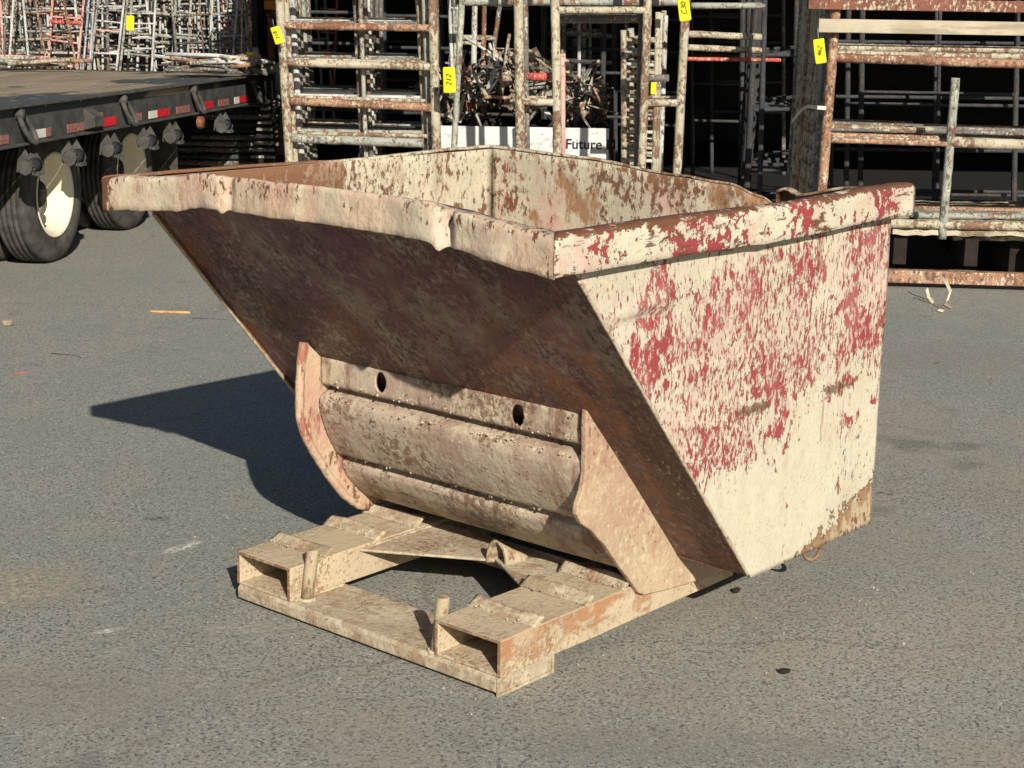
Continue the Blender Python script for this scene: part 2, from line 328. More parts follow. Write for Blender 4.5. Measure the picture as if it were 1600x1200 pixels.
# rims
prof = [(0, 0), (.3, .001), (.6, .0), (.85, -.002), (.96, -.007), (1, -.016), (1.0, -.03), (.99, -.045), (1.0, -.06), (1.0, -.075), (.99, -HR+.002), (.93, -HR), (.84, -HR+.003), (.84, -.016), (.72, -.008), (0, -.007)]
def rim(A0, A1, B0, B1, ns, disp, name, mat):        # inner corner A0->A1, outer corner B0->B1
    m = MB(); n = len(prof)
    for i in range(ns+1):
        t = i/ns
        for o, z in prof:
            p0 = Vector(A0).lerp(Vector(B0), o); p1 = Vector(A1).lerp(Vector(B1), o); p = p0.lerp(p1, t); p.z = ZR+z
            m.v.append(p+Vector(disp(p, o, z)))
    for i in range(ns):
        for j in range(n): m.face((i*n+j, i*n+(j+1) % n, (i+1)*n+(j+1) % n, (i+1)*n+j), 0, True)
    m.face(range(n)); m.face([ns*n+j for j in range(n)][::-1])
    return m.build(name, mat, H)
def d_lip(p, o, z):
    x = p.x; l = interp(x, lip_up)*(.72+.28*o); w_ = -z/HR
    dz = l; dy = .007*nz(x, z, 3, 5)
    dz -= w_*(.009*gs(x, -.285, .008)+.012*gs(x, .440, .008))*o
    dy -= o*(.2+.8*w_)*(.008*gs(x, -.32, .045)+.012*gs(x, .40, .055))
    dy += o*(.014*gs(x, -.262, .016)*(1-.4*w_)+.040*gs(x, .458, .016)*(1-.9*abs(w_-.35))+.010*gs(x, .52, .05)*w_)
    dz -= o*(1-w_)*(.006*gs(x, -.27, .03)+.012*gs(x, .46, .04))
    dy += o*.012*gs(x, .1, .35)
    dz += .0025*nz(x, 2, 9, 14)+.002*nz(x, 4, 9, 40)*o; dy += .003*nz(x, z*4, 9, 18)*o
    return (0, dy, dz)
def d_side(p, o, z):
    w_ = -z/HR
    return (math.copysign(1, p.x)*(o*.006*nz(p.y, z, 7, 5)+.0025*nz(p.y, z*2, 1, 22)*o), 0, .005*nz(p.y, 3, 1, 2.2)+.002*nz(p.y, 5, 1, 12)-.004*gs(p.y, .8, .3))
def d_back(p, o, z):
    tw = 0.0
    if p.x > .335: return (0, .03*gs(p.x, .36, .06), -back_drop(p.x)*.62-.004+.02*gs(p.x, .36, .03))
    return (0, back_drop(p.x)*.5*(1-o*.2), -back_drop(p.x)+.002*nz(p.x, 1, 1, 14)-o*.3*back_drop(p.x))
rim((-WS, YT, 0), (WS, YT, 0), (-WR, Y0, 0), (WR, Y0, 0), 260, d_lip, 'front_lip', M['lip'])
for sg in (1, -1): rim((sg*WS, YT, 0), (sg*WS, YBK+.006, 0), (sg*WR, Y0, 0), (sg*WR, Y1, 0), 90, d_side, 'side_rim', M['rim_side'] if sg > 0 else M['inside'])
rim((-WS, YBK+.006, 0), (WS, YBK+.006, 0), (-WR, Y1, 0), (WR, Y1, 0), 120, d_back, 'back_rim', M['inside'])
# torn scale hanging under the right rim
def Pt(u, v): return (WS+.006+.016*v*math.sin(u*3.1), .36+.16*u, 1.075-.018*v*(.4+.6*u)-.012*u)
MB().slab(Pt, 12, 4, .003).build('peeled_scale', M['rocker'], H)
# weld beads along the slanted edges
for sg in (1, -1):
    pts = [(sg*(WS-.004), yf(z)-.009, z) for z in [ZB+.004+i*(ZR-.11-ZB)/60 for i in range(61)]]
    MB().tube(pts, [.0045+.002*abs(nz(i, 0, sg, .7)) for i in range(61)], 6, .15).build('weld_bead', M['base'], H)
# rocker plates
RP = [(.291, .675), (.289, .62), (.291, .563), (.293, .50), (.282, .455), (.266, .425), (.264, .400), (.282, .374), (.325, .345), (.378, .295), (.44, .225), (.511, .150), (.530, .128), (.554, .116), (.66, .103), (.773, .093), (.86, .086), (.90, .089), (.93, .12), (.94, .186), (.70, .186), (.62, .29), (.50, .43), (.345, .61)]
LP = [(.258, .688), (.246, .63), (.243, .576), (.240, .53), (.240, .486), (.254, .43), (.280, .386), (.338, .30), (.407, .217), (.456, .178), (.50, .160), (.7, .146), (.9, .146), (.94, .186), (.70, .186), (.62, .29), (.5, .43), (.33, .62)]
def dense(poly, st=.02):
    q = []
    for (a, b), (c, d) in zip(poly, poly[1:]+poly[:1]):
        m = max(1, int(math.hypot(c-a, d-b)/st)); q += [(a+(c-a)*i/m+.0022*nz(a+(c-a)*i/m, b+(d-b)*i/m, 2, 30), b+(d-b)*i/m+.0022*nz(b+(d-b)*i/m, a, 7, 30)) for i in range(m)]
    return q
m = MB().prism(dense(RP), 0, .478, .494); m.build('rocker_plate', M['rocker'], H, .003)
m = MB().prism(dense(LP), 0, -.478, -.462); m.build('rocker_plate', M['rocker_left'], H, .003)
m = MB(); pts = [(-.470, a-.006, b) for a, b in LP[:11]]; m.tube(pts, .013, 8, .12, step=.02)
m.build('edge_bar', M['rocker_left'], H)
# wide inward flange of the left rocker
# curved panel
CP = [(.308, .640), (.307, .60), (.307, .568), (.312, .562), (.345, .558), (.350, .551), (.312, .534), (.300, .522), (.298, .50), (.308, .46), (.324, .42), (.342, .385), (.360, .356), (.366, .350), (.395, .350), (.405, .345), (.404, .336), (.384, .322), (.384, .308), (.405, .272), (.44, .235), (.48, .203), (.53, .180), (.60, .165)]
def Pc(u, v):
    x = -.461+.938*u; k = v*(len(CP)-1); i = min(int(k), len(CP)-2); t = k-i
    y = CP[i][0]*(1-t)+CP[i+1][0]*t; z = CP[i][1]*(1-t)+CP[i+1][1]*t
    y += .003*nz(x, z, 2, 4)+.0007*nz(x, z, 5, 30)+.0012*nz(x, z, 1, 11)
    return (x, y, z)
cp = MB().slab(lambda u, v: Pc(u, 1-v), 150, 92, .008).build('curved_panel', M['curved'], H)
cut = MB()
for x, z, a in ((-.225, .605, .6), (.262, .600, .5)):
    cut.lathe([(0, .0001), (0, 1), (.2, 1), (.2, .0001)], 24)
    for v in cut.v[-96:]:
        px, py, pz = v.x, v.y, v.z
        ca, sa = math.cos(a), math.sin(a); ux, uz = py*.023, pz*.030
        v.x = x+ux*ca-uz*sa*-.6; v.y = .2+px; v.z = z+uz*ca-ux*sa
co = cut.build('cutter', M['curved'], H)
bm_ = cp.modifiers.new('h', 'BOOLEAN'); bm_.object = co; bm_.operation = 'DIFFERENCE'; bm_.solver = 'EXACT'
bpy.context.view_layer.update()
dg = bpy.context.evaluated_depsgraph_get(); me = bpy.data.meshes.new_from_object(cp.evaluated_get(dg))
cp.modifiers.clear(); cp.data = me; bpy.data.objects.remove(co)
# base: channel
m = MB(); m.prism([(0.022, .004), (.003, .012), (.003, .040), (.010, .049), (.21, .049), (.215, .044), (.215, .004)], 0, -.4735, .468)
m.build('front_channel', M['base'], H, .003)
m = MB(); m.box((.4684, .004, .0), (.474, .012, .048)).box((.4684, .208, .0), (.474, .2145, .048)).box((.4684, .012, .0), (.474, .208, .008)).box((.4684, .012, .041), (.474, .208, .0485))
m.build('end_lip', M['base'], H, .001)
MRU = patina('worn_rusty_edge', (.19, .095, .055), (.26, .16, .10), [((.42, .34, .23), 60, (1, 1, 1), .55, .06, 0, 0, None, .8)])
def tube_sq(x0, x1):
    m = MB(); z0, z1, t, a, b = .0495, .143, .0075, .009, 1.0
    def jz(y): return .002*nz(y, x0, 1, 4)
    ny = 30
    O = [(x0, z0), (x1, z0), (x1, z1), (x0, z1)]; I = [(x0+t, z0+t), (x1-t, z0+t), (x1-t, z1-t), (x0+t, z1-t)]
    for k in range(ny+1):
        y = a+(b-a)*k/ny
        for (x, z) in O+I: m.v.append(Vector((x, y, z+jz(y)-jz(a))))
    for k in range(ny):
        for j in range(4):
            p, q = k*8+j, k*8+(j+1) % 4; m.face((p, q, q+8, p+8)); p, q = p+4, q+4; m.face((p, p+8, q+8, q))
    for k in (0, ny):
        for j in range(4): m.face((k*8+j, k*8+(j+1) % 4, k*8+4+(j+1) % 4, k*8+4+j))
    return m
for x0, x1 in ((.265, .477), (-.477, -.265)):
    fp = tube_sq(x0, x1).build('fork_pocket', M['tube'], H, .002, fix=True)
    sx = 1 if x0 > 0 else -1
    for y, hgt, over, tl in ((.135, .022, .0, 0), (.335, .026, .0, 0), (.49, .03, .012, 0)):
        # a slanting steel strip across the pocket top, its rear edge lifted
        def Pq(u, v, y=y, hgt=hgt):
            x = x0-.004+(x1-x0+.006)*u
            return (x, y-.008+.034*v+.003*nz(x, y, 1, 10), .1445+hgt*v*(.85+.3*nz(x, y, 3, 9)*v))
        MB().slab(Pq, 24, 6, .006).build('cleat', M['base'], fp)
    for (a, b) in (((x0-.003, .02, .051), (x0-.003, .212, .051)), ((x1+.003, .02, .049), (x1+.003, .20, .049))):
        if abs(a[0]) < .47: MB().tube([a, b], .0055, 6, .3, step=.006).build('weld_bead', M['tube'], fp)
    MB().box((x0+.0003, .0062, .1362), (x1-.0003, .0088, .1428)).box((x0+.0003, .0062, .052), (x0+.0078, .0088, .1362)).box((x1-.0078, .0062, .052), (x1-.0003, .0088, .1362)).build('worn_mouth_edge', MRU, fp)
MB().tube([(-.262, .30, .134), (-.262, .58, .134)], .006, 6, .3, step=.007).build('weld_bead', M['base'], H)
MB().tube([(.262, .35, .134), (.262, .55, .134)], .006, 6, .3, step=.007).build('weld_bead', M['base'], H)
for x, y in ((-.25, .055), (.25, .03)): MB().tube([(x+.021*math.cos(a), y+.021*math.sin(a), .051) for a in [2*math.pi*k/14 for k in range(15)]], .005, 6, .3).build('weld_bead', M['base'], H)
# cross plate with pointed wings
def wing(poly, z0, z1, nm='cross_plate'): return MB().prism(poly, 2, z0, z1).build(nm, M['base'], H, .002)
wing([(-.266, .262), (-.20, .300), (.062, .452), (.05, .585), (-.265, .585)], .128, .1355)
wing([(.095, .440), (.266, .335), (.266, .545), (.05, .59), (.066, .455)], .1285, .136)
MB().slab(lambda u, v: (.085+.008*v, .455-.01*u+.0*v, .09+.06*v) if 0 else (-.264+.528*u, .5+.09*math.sin(u*3.14)*0+.09, .05+.085*v), 20, 4, .008).build('cross_web', M['base'], H)
def Pe(u, v):
    a = math.pi*(1.08*u-.04); r = .036*(1-.35*v)
    return (.082-r*math.cos(a)+.03*v, .438+.085*v, .136-.012*v+(r*1.75)*math.sin(a)*(1-.45*v))
MB().slab(Pe, 20, 8, .006).build('lifting_eye', M['pin'], H)
for x, y, tx, ty, zt in ((-.250, .055, -.247, .075, .186), (.250, .030, .252, .050, .186)):
    MB().tube([(x, y, .05), ((x+tx)/2, (y+ty)/2, (zt+.05)/2), (tx, ty, zt-.004), (tx, ty, zt)], [.0168, .0168, .0168, .0145], 20, .02, step=None).build('pin', M['pin'], H)
for x0 in (-.40, .30): MB().box((x0, 1.0, .02), (x0+.1, 1.25, .13)).build('rear_runner', M['base'], H, .003)
MB().box((-.45, 1.2, .0), (.45, 1.26, .045)).build('rear_crossbar', M['base'], H, .003)
pts = [(.637+.02*math.cos(a)*.5, 1.15+.026*math.cos(a), .125+.028*math.sin(a)) for a in [2*math.pi*i/18 for i in range(19)]]
MR = patina('rust_brown_steel', (.16, .09, .05), (.22, .14, .09), [((.35, .28, .19), 60, (1, 1, 1), .6, .04, 0, 0, None, .7)])
MB().tube(pts, .006, 8).build('shackle', MR, H)
MB().box((.62, 1.13, .15), (.65, 1.17, .186)).build('shackle_lug', MR, H)
# crumbs of hardened cement on ledges
m = MB()
for i in range(260):
    k = R.random()
    if k < .5: x = R.uniform(-.45, .46); a = R.choice([(.305, .572), (.372, .35), (.30, .53)]); p = Vector((x, a[0]+R.uniform(-.008, .004), a[1]+R.uniform(-.006, .008)))
    else: x = R.choice([-1, 1])*R.uniform(.27, .47); p = Vector((x, R.choice([.14, .345, .50])+R.uniform(-.03, .03), .147+R.uniform(0, .006)))
    r = R.uniform(.0015, .005); n0 = len(m.v)
    for d in ((1, 0, 0), (-1, 0, 0), (0, 1, 0), (0, -1, 0), (0, 0, 1), (0, 0, -1)): m.v.append(p+Vector(d)*r*R.uniform(.6, 1.5))
    for f in ((0, 2, 4), (2, 1, 4), (1, 3, 4), (3, 0, 4), (2, 0, 5), (1, 2, 5), (3, 1, 5), (0, 3, 5)): m.face([n0+q for q in f])
o = m.build('cement_crumbs', M['base'], H); o['kind'] = 'stuff'

# ------------------------------------------------------------------ trailer
rub = plain('tyre_rubber', (.062, .059, .053), .85, .35, 14)
MT = {'frame': plain('dusty_black_steel', (.055, .056, .056), .65, .35, 9), 'flange': plain('dusty_grey_steel', (.06, .059, .055), .75, .3, 12),
      'rim': patina('cream_wheel_paint', (.70, .64, .50), (.62, .56, .42), [((.35, .25, .16), 30, (1, 1, 1), .64, .04, 0, 0, None, .8)], .6),
      'dark': plain('grimy_underbody', (.02, .02, .021), .8, .3), 'red': plain('red_reflector', (.55, .02, .03), .3, .15, 30), 'fred': plain('faded_red_reflector', (.25, .11, .09), .6, .4, 60),
      'white': plain('white_reflector', (.60, .58, .52), .4, .15, 60), 'amber': plain('amber_lens', (.16, .06, .03), .5, .4, 50)}
def deckmat():
    s = NT('worn_deck_planks'); o = s.xyz()
    c = s.mix(s.step(s.noise(3, (6, .35, 1), 6, .6), .5, .15), (.20, .155, .105), (.29, .235, .165))
    pl = s.math('FRACT', s.math('MULTIPLY', o[0], 7.0)); c = s.mix(s.math('MULTIPLY', s.step(pl, .95, .02), .8), c, (.03, .026, .02))
    f = s.math('ADD', s.noise(1.6, (1, .5, 1), 5, .65, off=3), s.math('MULTIPLY', s.step(o[0], -.62, .2), .12))
    c = s.mix(s.step(f, .575, .03), c, (.05, .058, .056))
    c = s.mix(s.math('MULTIPLY', s.step(s.noise(14, (1, 1, 1), 5, off=5), .66, .02), .7), c, (.4, .36, .28))
    return s.out(c, .85, s.bump(s.noise(30), .5, .01))
T = empty('flatbed_trailer', (-2.79, 9.0, 0), -math.atan(.165))
tag(T, 'dark flatbed trailer with worn plank deck and white wheels parked at the left', 'trailer')
tm = T.matrix_basis; bpy.context.view_layer.update(); TI = T.matrix_world.inverted()
def trail(px, py, x=0.0):                            # trailer-local point on the plane x
    a = TI @ Vector((0, 0, CAMH)); d = (TI.to_3x3() @ ray(px, py)); return a+d*((x-a.x)/d.x)
YE = trail(418, 125).y+.35
MB().slab(lambda u, v: (-2.5+2.46*u, -5+(YE+4.98)*v, .985+.006*nz(u*3, v*7, 1)), 30, 60, .04).build('deck', deckmat(), T)
m = MB().box((-.055, -5, .79), (-.045, YE, .99)); m.build('side_rail', MT['frame'], T)
MB().box((-.10, -5, .990), (.0, YE+.01, 1.002)).build('rail_flange', MT['flange'], T, .003)
MB().box((-.0449, -5, .778), (.0, YE+.01, .790)).build('rail_flange', MT['flange'], T, .003)
MB().box((-2.5, YE, .78), (-.056, YE+.02, .984)).build('rear_sill', MT['frame'], T)
MB().box((-2.48, -5, .72), (-.3, YE-.4, .94)).build('underframe', MT['dark'], T)
for x in (-1.85, -.85): MB().box((x, -5, .45), (x+.14, YE-.1, .72)).build('main_beam', MT['dark'], T)
MB().box((-2.4, YE-.12, .40), (-.35, YE-.02, .50)).build('rear_bumper', MT['dark'], T, .01)
for x in (-2.2, -.55): MB().box((x, YE-.10, .50), (x+.1, YE-.03, .72)).build('bumper_bracket', MT['dark'], T)
tyre_p = [(-.10, .262), (-.112, .30), (-.115, .34), (-.108, .385), (-.09, .408)]
for a in (-.065, -.03, .005, .04): tyre_p += [(a, .414), (a+.001, .405), (a+.007, .405), (a+.008, .414)]
tyre_p += [(.09, .408), (.103, .392), (.112, .36), (.117, .33), (.113, .30), (.104, .272), (.098, .258)]
rim_p = [(.106, .262), (.112, .258), (.108, .246), (.09, .232), (.04, .222), (-.02, .205), (-.055, .195), (-.06, .17), (-.075, .12), (-.08, .085), (-.02, .08), (-.015, .03), (-.015, .001)]
for wx, wy in ((-.30, 1.06), (-.42, 2.56), (-.35, -.5)):
    for k in (0, 1):
        wt = empty('wheel', (wx-k*.30, wy, .414)); wt.parent = T
        MB().lathe(tyre_p, 56).build('tyre', rub, wt, fix=False); MB().lathe(rim_p, 40).build('rim', MT['rim'], wt, fix=False)
        if k == 0:
            nn_ = MB()
            for q_ in range(10): a_ = 2*math.pi*q_/10; nn_.tube([(-.07, .135*math.cos(a_), .135*math.sin(a_)), (-.045, .135*math.cos(a_), .135*math.sin(a_))], .013, 6)
            nn_.build('wheel_nuts', MT['flange'], wt)
            MB().lathe([(-.10, .085), (.0, .085), (.02, .07), (.02, .001)], 20).build('hub', MT['dark'], wt, fix=False)
    MB().tube([(wx-.2, wy, .414), (-2.2, wy, .414)], .06, 12).build('axle', MT['dark'], T)
for y in (.15, 3.35): MB().box((-1.0, y, .20), (-.28, y+.012, .74)).build('mud_flap', rub, T)
def hook(px, py):                                    # bent pipe hook hung on the rail
    p = trail(px, py); y = p.y
    h = MB()
    lp_ = [(-.02+.03*abs(math.sin(a/2))**2*0+.05*(1-(math.cos(a)*.5+.5)), y+.045*math.sin(a)+.035*(1-math.cos(a)), .875+.085*math.cos(a)) for a in [2*math.pi*i/24 for i in range(25)]]
    h.tube(lp_, .0155, 9, .03)
    h.lathe([(-.03, .026), (.0, .030), (.014, .026), (.014, .001)], 16, c=(-.005, y-.01, .955))
    h.box((-.05, y-.02, .93), (-.01, y+.0, .985))
    h.build('binder_hook', MT['flange'], T)
for q in ((38, 205), (198, 176), (307, 158), (400, 143)): hook(*q)
def winch(px, py):
    p = trail(px, py, -.03); y = p.y-.10; z = .776
    wn = MB()
    for dy in (0, .11): wn.prism([(-.10, z), (.0, z), (.015, z-.10), (.0, z-.17), (-.10, z-.15)] if 0 else [(-.06, z-.005), (-.03, z-.005), (.035, z-.125), (.02, z-.165), (-.08, z-.15)], 1, y+dy, y+dy+.008)
    wn.prism([(-.07, z-.01), (-.03, z-.01), (.03, z-.12), (.0, z-.16)], 1, y+.119, y+.125)
    wn.tube([(-.01, y-.035, z-.12), (-.01, y-.02, z-.12)], .045, 8, .12)
    for a in range(5): wn.box((.0, y+.02+a*.016, z-.17), (.045, y+.03+a*.016, z-.15))
    wo = wn.build('strap_winch', MT['flange'], T)
    dr = MB().tube([(-.01, y-.03, z-.115), (-.01, y+.15, z-.115)], .030, 14); dr.tube([(-.01, y+.02, z-.115), (-.01, y+.10, z-.115)], .042, 14, .05); dr.build('drum', MT['dark'], wo)
    ra = MB(); ra.lathe([(0, .014), (0, .05)], 12); ra = MB()
    for k in range(12):
        a0, a1 = 2*math.pi*k/12, 2*math.pi*(k+1)/12; n0 = len(ra.v)
        for yy in (y-.012, y-.004):
            for (aa, rr) in ((a0, .016), (a0, .050), (a1, .034), (a1, .016)): ra.v.append(Vector((-.01+rr*math.cos(aa), yy, z-.115+rr*math.sin(aa))))
        for f in ((0, 1, 2, 3), (4, 7, 6, 5), (1, 5, 6, 2), (0, 4, 5, 1), (3, 2, 6, 7)): ra.face([n0+q_ for q_ in f])
    ra.build('ratchet_wheel', MT['flange'], wo)
for q in ((50, 245), (117, 232), (176, 218), (232, 207), (272, 200), (350, 180)): winch(*q)
def refl(x0, x1, py, mt, h=.05):
    a = trail(x0, py, -.04).y; b = trail(x1, py, -.04).y
    MB().box((-.0448, a, .80), (-.041, b, .80+h)).build('reflector', MT[mt], T)
for q in ((0, 14, 215, 'fred'), (46, 72, 207, 'white'), (72, 80, 205, 'fred'), (106, 120, 195, 'fred'), (120, 136, 194, 'fred'), (161, 182, 188, 'red', .055), (204, 222, 180, 'fred'), (233, 246, 174, 'white'), (246, 265, 172, 'red'), (276, 297, 167, 'fred'), (317, 333, 161, 'red'), (342, 358, 157, 'fred'), (367, 374, 153, 'white'), (374, 388, 151, 'red')): refl(*q)
a = trail(147, 180).y; MB().prism([(-.044, .80), (.03, .82), (.03, .88), (-.044, .93)], 1, a-.06, a+.08).build('lamp_housing', MT['flange'], T, .004)
b = MB().box((-.02, a+.08, .83), (.02, a+.10, .90)); b.build('marker_lamp', MT['amber'], T, .003)
a = trail(312, 188).y; lp = MB(); lp.lathe([(-.03, .045), (.0, .045), (.01, .036), (.01, .001)], 20, c=(.02, a, .72)); lp.build('tail_lamp', MT['amber'], T)

# ------------------------------------------------------------------ scaffold frames
def pipe_mat(name, base, base2, rust_t=.56, rcol=(.16, .075, .045), spots=(.50, .46, .35)):
    return patina(name, base, base2, [((rcol), 24, (1, 1, .7), rust_t+.01, .03, 3, .8, None, 1.0), (spots, 60, (1, 1, .6), .585, .03, 5, .4, None, .8), ((.09, .055, .04), 50, (1, 1, .6), .595, .03, 6, .5, None, .85)], rough=.75, dist=.003)
PM = [pipe_mat('cement_crusted_pipe', (.33, .29, .21), (.43, .39, .30), .545, (.17, .10, .065)), pipe_mat('rusty_pipe', (.24, .12, .075), (.34, .20, .13), .55),
      pipe_mat('grey_green_pipe', (.32, .325, .28), (.21, .23, .205), .59), pipe_mat('galvanised_pipe', (.50, .50, .48), (.34, .35, .35), .66),
      pipe_mat('pink_faded_pipe', (.58, .22, .20), (.60, .34, .30), .68), pipe_mat('blue_grey_pipe', (.22, .29, .38), (.38, .44, .50), .64),
      pipe_mat('dark_pipe', (.10, .10, .095), (.16, .15, .14), .6), pipe_mat('brown_painted_pipe', (.16, .06, .04), (.20, .085, .055), .62),
      pipe_mat('red_pipe', (.42, .05, .045), (.46, .10, .08), .66), pipe_mat('shade_dark_grey_pipe', (.03, .034, .04), (.045, .05, .055), .62, (.04, .03, .02), (.07, .07, .065))]  # last pipe colour is near-black, for frames meant to look shaded
def px_frame(name, label, cat, Y, posts, rungs, group=None, zb=0.0, zt=2.05, r=.03, lean=0.0):
    """posts: (px0,py0,px1,py1,mat[,r]) lines run down to zb and up to zt; rungs: (px0,py0,px1,py1,mat,r)"""
    o = empty(name, (W(posts[0][2], posts[0][3], Y).x, Y, zb)); tag(o, label, cat, group); og = Vector(o.location)
    for q in posts:
        a, b = W(q[0], q[1], Y), W(q[2], q[3], Y); d = (b-a); rr = q[5] if len(q) > 5 else r
        lo = q[6] if len(q) > 6 else zb; hi = q[7] if len(q) > 7 else zt
        p0 = a+d*((hi-a.z)/d.z); p1 = a+d*((lo-a.z)/d.z)
        MB().tube([p0-og, p1-og], rr, 10, .07, step=.05).build('post', PM[q[4]], o)
    for q in rungs:
        a, b = W(q[0], q[1], Y), W(q[2], q[3], Y)
        MB().tube([a-og, b-og], q[5], 10, .08, step=.05).build('rung', PM[q[4]], o)
    return o
def tagcard(px, py, wpx, hpx, tilt, Y, label, text=None, ang=90):
    p = W(px, py, Y); s_ = Y/2580; w2, h2 = wpx*s_/2, hpx*s_/2
    o = empty('price_tag', p); tag(o, label, 'tag'); o.rotation_euler = (0, -tilt, 0)
    m = MB(); c = .25*w2; pts = [(-w2, -h2), (w2, -h2), (w2, h2-c), (w2-c, h2), (-w2+c, h2), (-w2, h2-c)]
    m = MB(); m.slab(lambda u, v: (w2*(2*u-1)*(1 if .06 < v < .94 else .9), -.004+.010*(2*u-1)**2*w2*8+.006*math.sin(v*3.0), h2*(2*v-1)), 8, 16, .0012); m.build('card', YEL, o)
    m = MB(); m.tube([(0, -.001, h2*.85), (0, -.006, h2*1.3), (.004, .01, h2*1.9)], .0012, 5); m.build('string', PM[3], o)
    if text:
        cu = bpy.data.curves.new('t', 'FONT'); cu.body = text; cu.size = w2*1.25; cu.align_x = 'CENTER'; cu.align_y = 'CENTER'; cu.shear = .3
        t = bpy.data.objects.new('t', cu); COL.objects.link(t); bpy.context.view_layer.update()
        me = bpy.data.meshes.new_from_object(t.evaluated_get(bpy.context.evaluated_depsgraph_get())); bpy.data.objects.remove(t)
        me.materials.clear(); me.materials.append(INK); t = bpy.data.objects.new('handwriting', me); COL.objects.link(t); t.parent = o
        t.location = (0, -.0072, 0); t.rotation_euler = Euler((math.radians(90), 0, 0)).to_matrix().to_4x4().to_euler(); t.rotation_euler = (Matrix.Rotation(math.radians(ang), 4, 'Y').inverted() @ Matrix.Rotation(math.radians(90), 4, 'X')).to_euler()
    return o
YEL = plain('yellow_card', (.72, .66, .012), .65, .12, 60); s = NT('marker_ink'); INK = s.out((.05, .05, .02), .6)

def stack(proto, n, dy, labels, group, jx=.01, jr=.01, mats=None, dx=0.0):
    proto['label'] = proto['label'].replace('one of the', ORD[0]); labels0 = labels; tag(proto, group=group)
    for i in range(1, n+1):
        c = copy_tree(proto); c.location = Vector(proto.location)+Vector((R.uniform(-jx, jx)+dx*i, dy*(i+R.uniform(-.25, .25)), R.uniform(-.03, .03)))
        c.rotation_euler = (R.uniform(-jr, jr), R.uniform(-jr, jr), R.uniform(-jr, jr)*2)
        c['label'] = labels.replace('one of the', ORD[i] if labels.startswith('one of') else '')
        if mats:
            for ch in c.children:
                if ch.type == 'MESH' and ch.material_slots: ch.material_slots[0].link = 'OBJECT'; ch.material_slots[0].material = PM[R.choice(mats)]

# right bundle
dk0 = plain('shade_black_sheet', (.012, .012, .013), .9, .3, 3)  # near-black colour in place of shade under the bundle
ORD = 'second third fourth fifth sixth seventh eighth ninth tenth eleventh twelfth thirteenth fourteenth fifteenth sixteenth seventeenth eighteenth nineteenth twentieth'.split()
YR_ = 9.8
f0 = px_frame('scaffold', 'rusty leaning scaffold frame at the front of the right bundle, tied by white strap', 'scaffold', YR_,
    [(1304, 40, 1284, 300, 1, .030, .27), (1495, 100, 1474, 345, 2, .027, .27, 1.215), (1760, 40, 1740, 300, 1, .03, .27)],
    [(1303, 90, 1765, 106, 1, .027), (1298, 219, 1480, 225, 1, .016), (1484, 222, 1756, 232, 0, .032), (1290, 347, 1745, 357, 0, .028)], zt=1.9)
proto = px_frame('scaffold', 'one of the scaffold frame from the front in the right bundle', 'scaffold', YR_+.085,
    [(1302, 40, 1283, 300, 0, .026, .27), (1757, 40, 1740, 300, 0, .026, .27)],
    [(1303, 84, 1760, 92, 0, .02), (1290, 210, 1480, 216, 1, .013), (1290, 214, 1750, 226, 0, .014), (1284, 350, 1745, 358, 0, .02)], zt=1.9, r=.024)
stack(proto, 16, .068, 'one of the scaffold frame from the front in the right bundle', 'frames in the right bundle', .014, .004, [0, 0, 1, 6, 2, 6])
o = MB(); a, b = W(1278, 38, YR_-.06), W(1700, 41, YR_-.06); o.box((a.x, a.y-.03, a.z-.045), (b.x, a.y+.02, a.z+.032)); o = o.build('lumber_plank', patina('weathered_lumber', (.43, .38, .29), (.36, .31, .23), [((.20, .17, .13), 16, (.08, 1, 1), .55, .05, 0, 0, None, .6), ((.34, .26, .16), 30, (.15, 1, 1), .60, .03, 0, 0, None, .8)]), None, .004)
tag(o, 'pale timber plank running across the top front of the right frame bundle', 'plank')
o = MB(); a = W(1262, 6, YR_-.03); b = W(1700, 8, YR_-.03); o.box((a.x, a.y-.03, a.z-.03), (b.x, a.y+.03, a.z+.035)); tag(o.build('steel_beam', PM[7], None, .004), 'brown steel beam above the pale plank on the right bundle', 'beam')
a = W(1400, 434, 9.85); b = W(1760, 446, 9.5)
m = MB(); z0, z1 = .02, .095
a2 = Vector((1.2, 10.22, 0)); b2 = Vector((3.9, 9.30, 0)); d = (b2-a2).normalized(); nrm = Vector((-d.y, d.x, 0))
G1 = G(1398, 453); G2 = G(1600, 459); d = (G2-G1).normalized(); nrm = Vector((-d.y, d.x, 0))
for k, P0 in enumerate((G1-d*1.0+nrm*.07, G1-d*1.0+nrm*.95)):
    m = MB(); L = 3.6; q = [P0, P0+d*L, P0+d*L+nrm*.07, P0+nrm*.07]
    m.prism([(p.x, p.y) for p in q], 2, .03, .105); bo = m.build('base_beam', PM[7] if k else PM[1], None, .006)
    tag(bo, 'long rusty steel base beam on the asphalt under the right frame bundle' if not k else 'dark steel base beam at the back under the right frame bundle', 'beam')
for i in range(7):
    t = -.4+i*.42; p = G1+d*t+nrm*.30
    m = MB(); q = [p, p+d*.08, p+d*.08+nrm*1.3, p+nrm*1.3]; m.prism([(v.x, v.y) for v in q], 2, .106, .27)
    tag(m.build('timber_bearer', plain('shade_dark_timber', (.02, .015, .012), .9) if i == 0 else bpy.data.materials['shade_dark_timber'], None, .004), (['leftmost']+ORD)[i]+' shade-dark timber bearer in the gap between base beam and frame bundle', 'timber', 'bearers under the right bundle')  # bearer timber darkened so the gap reads as shade
